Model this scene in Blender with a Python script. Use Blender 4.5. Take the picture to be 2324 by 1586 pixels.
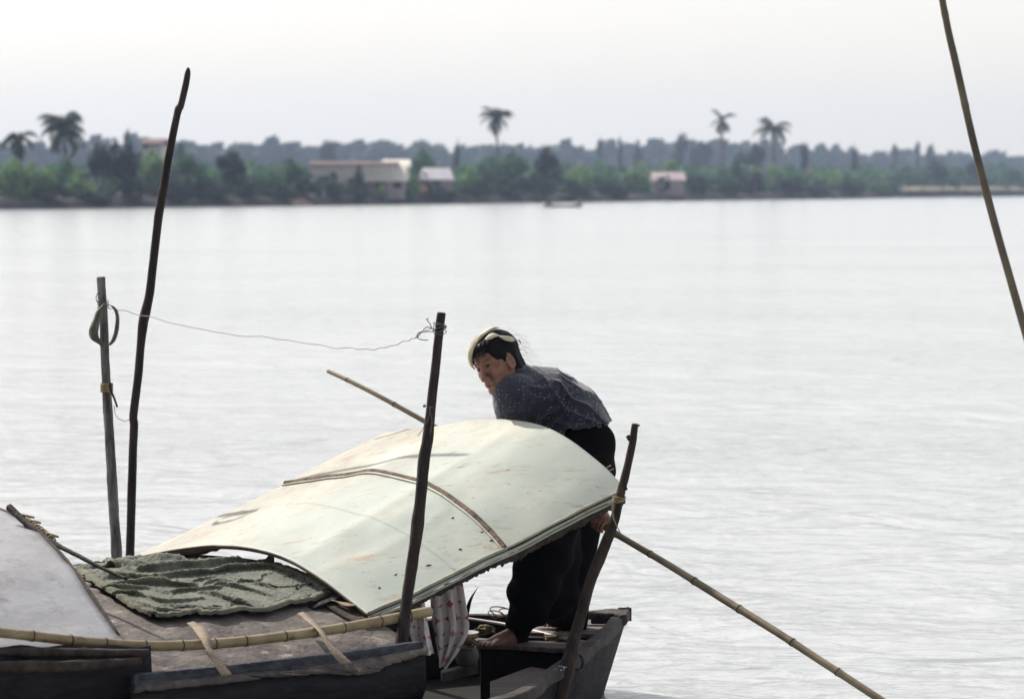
import bpy, bmesh, math, random
import numpy as np
from mathutils import Vector, Matrix, noise
from mathutils.bvhtree import BVHTree

scene = bpy.context.scene
for o in list(bpy.data.objects): bpy.data.objects.remove(o)
C = scene.collection
R = math.radians

# ------------------------------------------------------------------ camera
CZ = 2.2                       # camera height above the river
LENS, SENS = 105.0, 38.8
W, H = 2324.0, 1586.0          # measuring grid of the photograph
PPR = W / SENS * LENS
HOR = 426.0                    # horizon row
PITCH = math.atan((H/2 - HOR) / PPR)
cam_d = bpy.data.cameras.new('camera'); cam = bpy.data.objects.new('camera', cam_d); C.objects.link(cam)
cam_d.lens = LENS; cam_d.sensor_width = SENS; cam_d.sensor_fit = 'HORIZONTAL'
cam_d.clip_start = 0.1; cam_d.clip_end = 5000
cam.location = (0, 0, CZ); cam.rotation_euler = (R(90) - PITCH, 0, 0)
cam_d.dof.use_dof = True; cam_d.dof.focus_distance = 11.0; cam_d.dof.aperture_fstop = 4.5
scene.camera = cam

# ------------------------------------------------------------------ light
SUN = Vector((-0.62, 0.66, 0.78)).normalized()
world = bpy.data.worlds.new('World'); scene.world = world; world.use_nodes = True
wn = world.node_tree.nodes; wl = world.node_tree.links
for n in list(wn): wn.remove(n)
sky = wn.new('ShaderNodeTexSky'); sky.sky_type = 'NISHITA'; sky.sun_disc = False
sky.sun_elevation = math.asin(SUN.z); sky.sun_rotation = math.atan2(SUN.x, SUN.y)
sky.air_density = 1.0; sky.dust_density = 6.0; sky.ozone_density = 1.0; sky.altitude = 0
hs = wn.new('ShaderNodeHueSaturation'); hs.inputs['Saturation'].default_value = 0.42
bg = wn.new('ShaderNodeBackground'); bg.inputs['Strength'].default_value = 0.15
wo = wn.new('ShaderNodeOutputWorld')
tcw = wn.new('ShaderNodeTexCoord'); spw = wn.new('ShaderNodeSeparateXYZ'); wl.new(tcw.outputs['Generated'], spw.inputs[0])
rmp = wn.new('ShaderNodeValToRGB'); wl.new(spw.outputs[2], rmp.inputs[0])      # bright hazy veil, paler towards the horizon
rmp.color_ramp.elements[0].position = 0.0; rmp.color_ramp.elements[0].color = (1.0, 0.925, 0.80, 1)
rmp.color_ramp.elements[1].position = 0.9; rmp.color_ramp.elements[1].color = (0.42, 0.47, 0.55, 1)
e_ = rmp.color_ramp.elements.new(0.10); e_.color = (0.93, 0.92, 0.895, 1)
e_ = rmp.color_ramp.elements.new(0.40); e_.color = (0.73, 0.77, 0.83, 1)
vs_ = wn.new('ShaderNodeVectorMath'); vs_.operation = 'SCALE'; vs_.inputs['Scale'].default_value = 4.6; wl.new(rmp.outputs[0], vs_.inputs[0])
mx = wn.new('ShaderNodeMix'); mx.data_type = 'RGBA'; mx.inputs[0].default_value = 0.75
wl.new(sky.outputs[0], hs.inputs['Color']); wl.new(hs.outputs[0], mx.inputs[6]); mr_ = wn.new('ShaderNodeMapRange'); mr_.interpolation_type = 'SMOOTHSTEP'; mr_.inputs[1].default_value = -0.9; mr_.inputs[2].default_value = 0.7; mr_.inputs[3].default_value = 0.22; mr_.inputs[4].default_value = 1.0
wl.new(spw.outputs[1], mr_.inputs[0])                      # veil dimmed behind the camera, holding down fill on camera-facing sides
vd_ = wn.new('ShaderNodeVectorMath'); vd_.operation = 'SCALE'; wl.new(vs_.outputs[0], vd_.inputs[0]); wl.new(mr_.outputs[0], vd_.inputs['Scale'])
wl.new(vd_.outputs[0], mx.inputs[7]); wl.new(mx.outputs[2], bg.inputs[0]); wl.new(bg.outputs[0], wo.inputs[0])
sd = bpy.data.lights.new('sun', 'SUN'); sd.energy = 2.7; sd.angle = R(0.6); sd.color = (1.0, 0.93, 0.83)
so = bpy.data.objects.new('sun', sd); C.objects.link(so)
so.rotation_euler = (-SUN).to_track_quat('-Z', 'Y').to_euler()
so.location = (0, 0, 30)
scene.view_settings.view_transform = 'Standard'; scene.view_settings.look = 'None'
scene.view_settings.exposure = 0.84; scene.view_settings.gamma = 1
scene.render.engine = 'CYCLES'
scene.cycles.max_bounces = 6; scene.cycles.volume_bounces = 0; scene.cycles.transparent_max_bounces = 12

# ------------------------------------------------------------------ helpers
_cp, _sp = math.cos(PITCH), math.sin(PITCH)
def ray(px, py):
    a = (px - W/2) / PPR; b = -(py - H/2) / PPR
    return Vector((a, _cp + b*_sp, -_sp + b*_cp))
def P(px, py, Y):
    r = ray(px, py); return Vector((0, 0, CZ)) + r * (Y / r.y)
def PZ(px, py, z):
    r = ray(px, py); return Vector((0, 0, CZ)) + r * ((z - CZ) / r.z)
U = Vector((0.803, 0.596, 0))      # boat axis, pointing to the right and away
V = Vector((0.596, -0.803, 0))     # across the boat, towards the near side
EZ = Vector((0, 0, 1))

def props(o, label=None, cat=None, group=None, kind=None):
    if label: o['label'] = label
    if cat: o['category'] = cat
    if group: o['group'] = group
    if kind: o['kind'] = kind
    return o
def thing(name, loc, label, cat, group=None, rz=0):
    o = bpy.data.objects.new(name, None); C.objects.link(o); o.location = loc; o.rotation_euler = (0, 0, rz)
    o.empty_display_size = 0.1
    return props(o, label, cat, group)
def mesh_obj(name, verts, faces, mat, parent=None, smooth=True, world_coords=True, uvs=None):
    me = bpy.data.meshes.new(name); me.from_pydata([tuple(v) for v in verts], [], faces); me.update()
    if smooth: me.polygons.foreach_set('use_smooth', [True]*len(me.polygons))
    if uvs is not None:
        ul = me.uv_layers.new(name='UVMap')
        for l in me.loops: ul.data[l.index].uv = uvs[l.vertex_index]
    if mat: me.materials.append(mat)
    o = bpy.data.objects.new(name, me); C.objects.link(o)
    if parent:
        o.parent = parent
        if world_coords:
            loc = Vector(parent.location)
            pp = parent.parent
            while pp: loc += Vector(pp.location); pp = pp.parent
            me.transform(Matrix.Translation(-loc))
    return o
def top_mesh(name, verts, faces, mat, label, cat, group=None, smooth=True, uvs=None):
    """top-level single mesh thing with its origin at its base"""
    n = len(verts); b = Vector((sum(v[0] for v in verts)/n, sum(v[1] for v in verts)/n, min(v[2] for v in verts)))
    o = mesh_obj(name, [Vector(v) - b for v in verts], faces, mat, None, smooth, uvs=uvs); o.location = b
    return props(o, label, cat, group)
def bbox_base(pts):
    return Vector((sum(p[0] for p in pts)/len(pts), sum(p[1] for p in pts)/len(pts), min(p[2] for p in pts)))

class G:                       # geometry collector
    def __init__(s): s.v = []; s.f = []; s.uv = []
    def add(s, vs, fs, uv=None):
        o = len(s.v); s.v += [Vector(v) for v in vs]; s.f += [tuple(i + o for i in f) for f in fs]
        s.uv += uv if uv else [(0, 0)]*len(vs)
        return s
    def box(s, c, a, b, d):    # centre + three half axes
        c, a, b, d = map(Vector, (c, a, b, d))
        vs = [c + a*i + b*j + d*k for i in (-1, 1) for j in (-1, 1) for k in (-1, 1)]
        fs = [(0,1,3,2), (4,6,7,5), (0,4,5,1), (2,3,7,6), (0,2,6,4), (1,5,7,3)]
        if a.cross(b).dot(d) < 0: fs = [tuple(reversed(f)) for f in fs]
        return s.add(vs, fs)
    def prism(s, poly, z0, z1):
        n = len(poly)
        ar = sum(poly[i][0]*poly[(i+1) % n][1] - poly[(i+1) % n][0]*poly[i][1] for i in range(n))
        if ar < 0: poly = list(reversed(poly))
        vs = [(p[0], p[1], z0) for p in poly] + [(p[0], p[1], z1) for p in poly]
        fs = [tuple(reversed(range(n))), tuple(range(n, 2*n))] + [(i, (i+1) % n, n + (i+1) % n, n + i) for i in range(n)]
        return s.add(vs, fs)
    def tube(s, pts, rads, sides=10, rough=0.0, seed=0, knots=(), cap=True, rs=9.0, flat=1.0):
        pts = [Vector(p) for p in pts]; n = len(pts)
        t0 = (pts[1] - pts[0]).normalized()
        ref = Vector((0, 1, 0)) if abs(t0.y) < 0.9 else Vector((1, 0, 0))
        nrm = t0.cross(ref).normalized(); vs = []; L = 0
        for i, p in enumerate(pts):
            t = (pts[min(i+1, n-1)] - pts[max(i-1, 0)]).normalized()
            nrm = (nrm - t*nrm.dot(t)).normalized(); bn = t.cross(nrm)
            if i: L += (p - pts[i-1]).length
            r = rads[i] if hasattr(rads, '__len__') else rads
            for kp, kr, kw in knots: r *= 1 + kr*math.exp(-((L - kp)/kw)**2)
            for k in range(sides):
                a = 2*math.pi*k/sides
                d = nrm*math.cos(a) + bn*math.sin(a)*flat
                q = 1.0
                if rough: q += rough*(noise.noise(Vector((math.cos(a)*1.3 + seed, math.sin(a)*1.3, L*rs))) + 0.5*noise.noise(Vector((math.cos(a)*3 + seed, math.sin(a)*3, L*rs*3))))
                vs.append(p + d*r*q)
        fs = [(i*sides + k, i*sides + (k+1) % sides, (i+1)*sides + (k+1) % sides, (i+1)*sides + k) for i in range(n-1) for k in range(sides)]
        if cap: fs += [tuple(reversed(range(sides))), tuple(range((n-1)*sides, n*sides))]
        uv = [(k/sides, i/n) for i in range(n) for k in range(sides)]
        return s.add(vs, fs, uv)
    def grid(s, fn, nu, nv, flip=False):
        vs = [fn(i/(nu-1), j/(nv-1)) for i in range(nu) for j in range(nv)]
        fs = []
        for i in range(nu-1):
            for j in range(nv-1):
                q = (i*nv + j, (i+1)*nv + j, (i+1)*nv + j+1, i*nv + j+1); fs.append(tuple(reversed(q)) if flip else q)
        return s.add(vs, fs, [(i/(nu-1), j/(nv-1)) for i in range(nu) for j in range(nv)])
    def sphere(s, c, r, ax=None, nu=16, nv=10):
        c = Vector(c); rx, ry, rz = (r, r, r) if not hasattr(r, '__len__') else r
        ax = ax or (Vector((1,0,0)), Vector((0,1,0)), Vector((0,0,1)))
        vs = [c + ax[2]*rz]; 
        for j in range(1, nv):
            th = math.pi*j/nv
            for i in range(nu):
                a = 2*math.pi*i/nu
                vs.append(c + ax[0]*rx*math.sin(th)*math.cos(a) + ax[1]*ry*math.sin(th)*math.sin(a) + ax[2]*rz*math.cos(th))
        vs.append(c - ax[2]*rz); last = len(vs) - 1
        fs = [(0, 1 + i, 1 + (i+1) % nu) for i in range(nu)]
        for j in range(nv-2):
            for i in range(nu):
                a = 1 + j*nu + i; b = 1 + j*nu + (i+1) % nu; fs.append((a, a + nu, b + nu, b))
        fs += [(last, 1 + (nv-2)*nu + (i+1) % nu, 1 + (nv-2)*nu + i) for i in range(nu)]
        return s.add(vs, fs)
    def obj(s, name, mat, parent=None, smooth=True, uv=False):
        return mesh_obj(name, s.v, s.f, mat, parent, smooth, uvs=s.uv if uv else None)
    def top(s, name, mat, label, cat, group=None, smooth=True, uv=False):
        return top_mesh(name, s.v, s.f, mat, label, cat, group, smooth, uvs=s.uv if uv else None)

def spline(pts, n):            # Catmull-Rom through tuples of any length
    pts = [np.array(p, float) for p in pts]; m = len(pts)
    out = []
    for k in range(n):
        t = k/(n-1)*(m-1); i = min(int(t), m-2); f = t - i
        p0 = pts[max(i-1, 0)]; p1 = pts[i]; p2 = pts[i+1]; p3 = pts[min(i+2, m-1)]
        out.append(0.5*((2*p1) + (-p0+p2)*f + (2*p0-5*p1+4*p2-p3)*f*f + (-p0+3*p1-3*p2+p3)*f**3))
    return out
def limb_px(lst, n=60):        # lst of (px,py,Y,width px) -> points, radii
    s = spline(lst, n)
    return [P(a[0], a[1], a[2]) for a in s], [a[3]*0.5*a[2]/PPR for a in s]
def thick(o, t, off=-1):
    m = o.modifiers.new('t', 'SOLIDIFY'); m.thickness = t; m.offset = off; return o
def bevel(o, w, seg=2):
    m = o.modifiers.new('b', 'BEVEL'); m.width = w; m.segments = seg; m.limit_method = 'ANGLE'; return o

# ------------------------------------------------------------------ materials
def mat(name, col, rough=0.8, col2=None, scale=8.0, bump=0.0, bscale=30.0, stretch=(1,1,1), spec=0.3, detail=6, lo=0.35, hi=0.65, extra=None, sheen=0):
    m = bpy.data.materials.new(name); m.use_nodes = True; nt = m.node_tree; N = nt.nodes; L = nt.links
    b = N['Principled BSDF']; b.inputs['Roughness'].default_value = rough; b.inputs['Specular IOR Level'].default_value = spec
    b.inputs['Sheen Weight'].default_value = sheen
    tc = N.new('ShaderNodeTexCoord'); mp = N.new('ShaderNodeMapping'); mp.inputs['Scale'].default_value = stretch
    L.new(tc.outputs['Object'], mp.inputs[0])
    if col2 is None: col2 = tuple(c*0.7 for c in col)
    nz = N.new('ShaderNodeTexNoise'); nz.inputs['Scale'].default_value = scale; nz.inputs['Detail'].default_value = detail; nz.inputs['Roughness'].default_value = 0.6
    L.new(mp.outputs[0], nz.inputs['Vector'])
    cr = N.new('ShaderNodeValToRGB'); cr.color_ramp.elements[0].position = lo; cr.color_ramp.elements[1].position = hi
    cr.color_ramp.elements[0].color = (*col2, 1); cr.color_ramp.elements[1].color = (*col, 1)
    L.new(nz.outputs[0], cr.inputs[0]); out = cr.outputs[0]
    if extra: out = extra(N, L, tc, mp, out, b)
    L.new(out, b.inputs['Base Color'])
    if bump:
        n2 = N.new('ShaderNodeTexNoise'); n2.inputs['Scale'].default_value = bscale; n2.inputs['Detail'].default_value = 8
        L.new(mp.outputs[0], n2.inputs['Vector'])
        bp = N.new('ShaderNodeBump'); bp.inputs['Strength'].default_value = bump; bp.inputs['Distance'].default_value = 0.01
        L.new(n2.outputs[0], bp.inputs['Height']); L.new(bp.outputs[0], b.inputs['Normal'])
    return m
def math_n(N, L, op, a, b=None, c=None):
    n = N.new('ShaderNodeMath'); n.operation = op
    for i, x in enumerate((a, b, c)):
        if x is None: continue
        if isinstance(x, (int, float)): n.inputs[i].default_value = x
        else: L.new(x, n.inputs[i])
    return n.outputs[0]
def mixc(N, L, fac, a, b):
    n = N.new('ShaderNodeMix'); n.data_type = 'RGBA'
    for sock, x in ((n.inputs[0], fac), (n.inputs[6], a), (n.inputs[7], b)):
        if isinstance(x, (int, float)): sock.default_value = x
        elif isinstance(x, tuple): sock.default_value = (*x, 1)
        else: L.new(x, sock)
    return n.outputs[2]
def stains(col, sc, lo, hi, stretch=(1,1,1), strength=1.0, detail=10, rough=0.7):
    def fn(N, L, tc, mp, out, b):
        m2 = N.new('ShaderNodeMapping'); m2.inputs['Scale'].default_value = stretch; L.new(tc.outputs['Object'], m2.inputs[0])
        nz = N.new('ShaderNodeTexNoise'); nz.inputs['Scale'].default_value = sc; nz.inputs['Detail'].default_value = detail; nz.inputs['Roughness'].default_value = rough
        L.new(m2.outputs[0], nz.inputs['Vector'])
        mr = N.new('ShaderNodeMapRange'); mr.inputs[1].default_value = lo; mr.inputs[2].default_value = hi; mr.inputs[4].default_value = strength
        L.new(nz.outputs[0], mr.inputs[0])
        return mixc(N, L, mr.outputs[0], out, col)
    return fn
def chain(*fns):
    def fn(N, L, tc, mp, out, b):
        for f in fns: out = f(N, L, tc, mp, out, b)
        return out
    return fn

M = {}
M['bark'] = mat('dark_bark', (0.050, 0.034, 0.030), 0.75, (0.016, 0.011, 0.011), 10, 0.6, 40, (3,3,0.5))
M['bark_grey'] = mat('grey_weathered_bark', (0.26, 0.24, 0.23), 0.85, (0.055, 0.048, 0.05), 14, 0.9, 30, (3,3,0.45),
    extra=stains((0.55, 0.42, 0.22), 5, 0.66, 0.70, (2,2,0.5)))
M['bark_mid'] = mat('brown_bark', (0.075, 0.052, 0.040), 0.8, (0.022, 0.016, 0.014), 12, 0.8, 40, (3,3,0.5))
M['cutwood'] = mat('cut_wood', (0.50, 0.30, 0.19), 0.8, (0.36, 0.2, 0.12), 30)
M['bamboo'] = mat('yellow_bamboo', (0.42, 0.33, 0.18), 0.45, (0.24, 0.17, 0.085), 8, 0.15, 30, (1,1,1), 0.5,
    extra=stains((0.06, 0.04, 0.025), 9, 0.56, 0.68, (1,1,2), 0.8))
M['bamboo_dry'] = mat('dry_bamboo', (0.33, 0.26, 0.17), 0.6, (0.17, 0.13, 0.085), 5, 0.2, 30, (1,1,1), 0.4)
M['bamboo_dark'] = mat('dark_bamboo', (0.17, 0.14, 0.09), 0.6, (0.07, 0.055, 0.05), 5, 0.2, 30)  # darker base tone, for the leaning bamboo
M['node'] = mat('bamboo_node', (0.07, 0.05, 0.03), 0.8)
def cream(N, L, tc, mp, out, b):
    sp = N.new('ShaderNodeSeparateXYZ'); L.new(tc.outputs['UV'], sp.inputs[0])
    nz = N.new('ShaderNodeTexNoise'); nz.inputs['Scale'].default_value = 3.0; nz.inputs['Detail'].default_value = 8; L.new(tc.outputs['Object'], nz.inputs['Vector'])
    f = N.new('ShaderNodeMapRange'); f.inputs[1].default_value = 0.70; f.inputs[2].default_value = 1.15; f.inputs[4].default_value = 0.65
    L.new(math_n(N, L, 'ADD', sp.outputs[1], math_n(N, L, 'MULTIPLY', nz.outputs[0], 0.6)), f.inputs[0])
    n2 = N.new('ShaderNodeTexNoise'); n2.inputs['Scale'].default_value = 16; n2.inputs['Detail'].default_value = 12; n2.inputs['Roughness'].default_value = 0.75; L.new(tc.outputs['Object'], n2.inputs['Vector'])
    f2 = N.new('ShaderNodeMapRange'); f2.inputs[1].default_value = 0.45; f2.inputs[2].default_value = 0.60; L.new(n2.outputs[0], f2.inputs[0])
    return mixc(N, L, f.outputs[0], out, mixc(N, L, f2.outputs[0], (0.33, 0.285, 0.22), (0.21, 0.145, 0.095)))
M['paint'] = mat('pale_green_paint', (0.455, 0.485, 0.42), 0.58, (0.395, 0.435, 0.385), 2.2, 0.10, 26, (1,1,1), 0.5,
    extra=chain(cream, stains((0.36, 0.24, 0.14), 7, 0.57, 0.66, (0.9, 3.2, 1), 0.8, 12, 0.72), stains((0.30, 0.17, 0.09), 3.2, 0.60, 0.64, (1, 2.5, 1), 0.6, 12, 0.8), stains((0.66, 0.61, 0.50), 2.3, 0.5, 0.72, (1, 1, 1), 0.6),
                stains((0.20, 0.11, 0.06), 22, 0.62, 0.66, (0.6, 1.6, 1), 0.85)))
M['paint_edge'] = mat('worn_pale_batten', (0.55, 0.52, 0.40), 0.6, (0.33, 0.33, 0.27), 14, 0.3, 50)
M['rusty'] = mat('rusty_strip', (0.20, 0.14, 0.09), 0.8, (0.06, 0.045, 0.035), 22, 0.6, 60)
M['mat_dark'] = mat('dark_matting', (0.075, 0.055, 0.045), 0.9, (0.03, 0.022, 0.02), 20, 0.6, 60)
M['under'] = mat('brown_underside', (0.13, 0.09, 0.065), 0.9, (0.07, 0.05, 0.038), 9, 0.3, 40)
M['mat_grey'] = mat('grey_brown_matting', (0.20, 0.170, 0.150), 0.8, (0.075, 0.064, 0.062), 6.5, 0.8, 40, (1,1,1), 0.3,
    extra=chain(stains((0.06, 0.045, 0.045), 9, 0.52, 0.64, (1,1,1), 0.8), stains((0.42, 0.36, 0.31), 13, 0.58, 0.66, (1,1,1), 0.6)))
M['mat_tan'] = mat('tan_matting', (0.21, 0.160, 0.135), 0.8, (0.12, 0.092, 0.08), 4, 0.2, 24, (1,1,1), 0.3,
    extra=stains((0.12, 0.08, 0.07), 16, 0.58, 0.72, (1,1,1), 0.6))
M['sheet_blue'] = mat('blue_grey_sheet', (0.37, 0.37, 0.39), 0.6, (0.27, 0.265, 0.275), 4.5, 0.3, 22, (1,1,1), 0.4,
    extra=chain(stains((0.13, 0.105, 0.09), 9, 0.52, 0.68, (1,1,1), 0.7), stains((0.30, 0.29, 0.31), 5, 0.55, 0.7, (1,1,1), 0.6)))
M['blanket'] = mat('olive_green_cloth', (0.21, 0.21, 0.155), 0.95, (0.075, 0.085, 0.062), 14, 0.9, 75, (1,1,1), 0.1, sheen=0.3)
M['blanket_hem'] = mat('faded_cloth_hem', (0.25, 0.24, 0.18), 0.95, (0.15, 0.15, 0.115), 16, 0.5, 160, (1,1,1), 0.1)
M['strap'] = mat('tan_strap_cloth', (0.33, 0.26, 0.19), 0.9, (0.22, 0.17, 0.13), 20, 0.4, 120)
M['plank'] = mat('blue_black_plank', (0.075, 0.080, 0.105), 0.6, (0.018, 0.018, 0.026), 12, 0.8, 40, (0.6, 2.5, 4), 0.4,
    extra=stains((0.24, 0.24, 0.27), 20, 0.62, 0.7, (0.5, 2, 6), 0.6))
M['hull'] = mat('weathered_hull', (0.034, 0.030, 0.036), 0.75, (0.012, 0.011, 0.014), 8, 0.9, 30, (1,1,4), 0.12,
    extra=stains((0.11, 0.10, 0.105), 18, 0.56, 0.7, (1,1,5), 0.6))
M['hull_in'] = mat('dark_inner_hull', (0.014, 0.010, 0.009), 0.9, (0.006, 0.004, 0.004), 9, 0.5, 30)
M['tarred'] = mat('tarred_board', (0.022, 0.020, 0.025), 0.7, (0.008, 0.007, 0.009), 10, 0.6, 30, (1,1,4), 0.3)
M['deck'] = mat('bleached_deck_board', (0.26, 0.215, 0.20), 0.75, (0.09, 0.072, 0.07), 14, 0.5, 40, (0.5, 5, 1))
M['rail'] = mat('worn_gunwale', (0.085, 0.070, 0.066), 0.8, (0.026, 0.021, 0.021), 10, 0.6, 40)
M['silver'] = mat('bleached_oar', (0.55, 0.53, 0.52), 0.35, (0.35, 0.33, 0.32), 12, 0.1, 30, spec=0.6)
M['wire'] = mat('grey_wire', (0.20, 0.18, 0.18), 0.5, (0.13, 0.11, 0.11), 20)
M['string'] = mat('hemp_string', (0.42, 0.33, 0.19), 0.9, (0.3, 0.22, 0.12), 40)
M['leaf_dry'] = mat('withered_leaf', (0.15, 0.16, 0.13), 0.9, (0.08, 0.085, 0.075), 20, 0.3, 60)
M['clay'] = mat('grey_clay_pot', (0.20, 0.19, 0.17), 0.6, (0.11, 0.10, 0.09), 12, 0.3, 40)
M['straw'] = mat('dry_straw', (0.36, 0.30, 0.18), 0.9, (0.2, 0.16, 0.1), 30)
M['chain'] = mat('metal_chain', (0.5, 0.5, 0.52), 0.25, (0.3, 0.3, 0.32), 20, spec=0.8)
M['chain'].node_tree.nodes['Principled BSDF'].inputs['Metallic'].default_value = 0.9
M['trunk'] = mat('tree_trunk', (0.20, 0.17, 0.15), 0.9, (0.12, 0.10, 0.09), 2)
M['soil'] = mat('river_bank_soil', (0.045, 0.034, 0.036), 0.95, (0.016, 0.013, 0.018), 0.25, detail=8, extra=stains((0.30, 0.20, 0.15), 0.09, 0.60, 0.66))
M['sand'] = mat('pale_river_sand', (0.34, 0.27, 0.17), 0.95, (0.2, 0.19, 0.10), 0.4)
def fol(name, a, b):
    m = mat(name, a, 0.7, b, 0.9, lo=0.3, hi=0.7, spec=0.2, detail=3); N = m.node_tree.nodes; L = m.node_tree.links
    t = N.new('ShaderNodeBsdfTranslucent'); x = N.new('ShaderNodeMixShader'); x.inputs[0].default_value = 0.4
    L.new(N['Principled BSDF'].inputs['Base Color'].links[0].from_socket, t.inputs['Color'])
    L.new(N['Principled BSDF'].outputs[0], x.inputs[1]); L.new(t.outputs[0], x.inputs[2]); L.new(x.outputs[0], N['Material Output'].inputs['Surface']); return m
M['fol_green'] = fol('green_foliage', (0.10, 0.21, 0.11), (0.035, 0.090, 0.055))
M['fol_light'] = fol('light_green_foliage', (0.24, 0.38, 0.14), (0.10, 0.20, 0.09))
M['fol_dark'] = fol('dark_foliage', (0.014, 0.020, 0.024), (0.007, 0.009, 0.014))
M['fol_mid'] = fol('mid_green_foliage', (0.050, 0.095, 0.060), (0.018, 0.036, 0.030))
M['fol_far'] = fol('far_foliage', (0.040, 0.062, 0.045), (0.020, 0.036, 0.032))
M['palm'] = fol('palm_foliage', (0.050, 0.075, 0.042), (0.020, 0.034, 0.024))
M['wall_w'] = mat('pale_plaster', (0.80, 0.76, 0.70), 0.9, (0.7, 0.64, 0.6), 0.5)
M['roof_pale'] = mat('pale_roof', (0.80, 0.75, 0.64), 0.8, (0.72, 0.66, 0.56), 0.8)
M['roof_red'] = mat('red_roof', (0.20, 0.115, 0.11), 0.9, (0.14, 0.09, 0.09), 1.0)
M['roof_tin'] = mat('grey_lilac_roof', (0.50, 0.47, 0.50), 0.7, (0.38, 0.36, 0.40), 1.0)
M['roof_pink'] = mat('faded_pink_roof', (0.52, 0.42, 0.43), 0.9, (0.40, 0.33, 0.34), 1.5)
M['wall_pink'] = mat('faded_pink_boards', (0.46, 0.38, 0.38), 0.9, (0.33, 0.27, 0.28), 1.5)
M['opening'] = mat('dark_opening', (0.02, 0.018, 0.02), 0.9)
M['terracotta'] = mat('orange_clay', (0.50, 0.28, 0.17), 0.9, (0.4, 0.22, 0.13), 1)
# skin, hair, clothes
def skin_extra(N, L, tc, mp, out, b): return out
M['skin'] = mat('tanned_skin', (0.33, 0.165, 0.112), 0.45, (0.19, 0.088, 0.06), 22, 0.15, 140, (1,1,1), 0.4)
M['skin'].node_tree.nodes['Principled BSDF'].inputs['Subsurface Weight'].default_value = 0.08
M['skin'].node_tree.nodes['Principled BSDF'].inputs['Subsurface Radius'].default_value = (0.01, 0.004, 0.002)
M['lip'] = mat('lips', (0.21, 0.070, 0.058), 0.5, (0.17, 0.055, 0.048), 40)
M['hair'] = mat('black_hair', (0.008, 0.006, 0.008), 0.6, (0.004, 0.003, 0.004), 30, 0.6, 90, (1,1,4), 0.15)
M['wisp'] = mat('loose_hair', (0.06, 0.045, 0.05), 0.5, (0.04, 0.03, 0.035), 30)
M['scarf'] = mat('cream_headscarf', (0.68, 0.62, 0.49), 0.9, (0.54, 0.48, 0.37), 30, 0.4, 120)
M['eye'] = mat('dark_eye', (0.012, 0.008, 0.007), 0.2, (0.01, 0.007, 0.006), 30)
M['brow'] = mat('thin_brow', (0.11, 0.055, 0.04), 0.9, (0.08, 0.04, 0.03), 60)
M['trouser'] = mat('black_trouser_cloth', (0.006, 0.005, 0.0055), 0.95, (0.0035, 0.003, 0.0035), 6, 0.3, 60, (1,1,0.4), 0.05)
def dots(N, L, tc, mp, out, b):
    v = N.new('ShaderNodeTexVoronoi'); v.inputs['Scale'].default_value = 58; v.inputs['Randomness'].default_value = 0.6
    L.new(tc.outputs['Object'], v.inputs['Vector'])
    f = N.new('ShaderNodeMapRange'); f.inputs[1].default_value = 0.25; f.inputs[2].default_value = 0.15; L.new(v.outputs['Distance'], f.inputs[0])
    return mixc(N, L, f.outputs[0], out, (0.16, 0.18, 0.26))
M['shirt'] = mat('navy_dotted_cloth', (0.036, 0.037, 0.058), 0.8, (0.016, 0.017, 0.032), 9, 0.3, 120, (1,1,1), 0.25, extra=dots, sheen=0.4)
def stars(N, L, tc, mp, out, b):
    sp = N.new('ShaderNodeSeparateXYZ'); L.new(tc.outputs['UV'], sp.inputs[0])
    def ax(o, k, off):
        x = math_n(N, L, 'MULTIPLY_ADD', o, k, off); return math_n(N, L, 'FRACT', x), math_n(N, L, 'FLOOR', x)
    fy, iy = ax(sp.outputs[1], 6.0, 0.2)
    sh = math_n(N, L, 'MULTIPLY', math_n(N, L, 'MODULO', iy, 2.0), 0.5)
    x = math_n(N, L, 'FRACT', math_n(N, L, 'ADD', math_n(N, L, 'MULTIPLY', sp.outputs[0], 3.5), sh))
    a = math_n(N, L, 'POWER', math_n(N, L, 'ABSOLUTE', math_n(N, L, 'SUBTRACT', x, 0.5)), 0.6)
    c = math_n(N, L, 'POWER', math_n(N, L, 'ABSOLUTE', math_n(N, L, 'SUBTRACT', fy, 0.5)), 0.6)
    s = math_n(N, L, 'LESS_THAN', math_n(N, L, 'ADD', a, c), 0.54)
    nz = N.new('ShaderNodeTexNoise'); nz.inputs['Scale'].default_value = 60; L.new(tc.outputs['Object'], nz.inputs['Vector'])
    s = math_n(N, L, 'MULTIPLY', s, math_n(N, L, 'MULTIPLY', nz.outputs[0], 1.5))
    return mixc(N, L, s, out, (0.42, 0.07, 0.09))
M['starcloth'] = mat('white_cloth_with_red_stars', (0.78, 0.72, 0.70), 0.9, (0.66, 0.60, 0.59), 9, 0.3, 120, extra=stars)

# ================================================================== SETTING
def yline(px): return 475 + (447 - 475)*(px - 70)/(2210 - 70)
def shore(px): return CZ*PPR/(yline(px) - HOR)
def wx(px, Y): return (px - W/2)/PPR*Y

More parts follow.
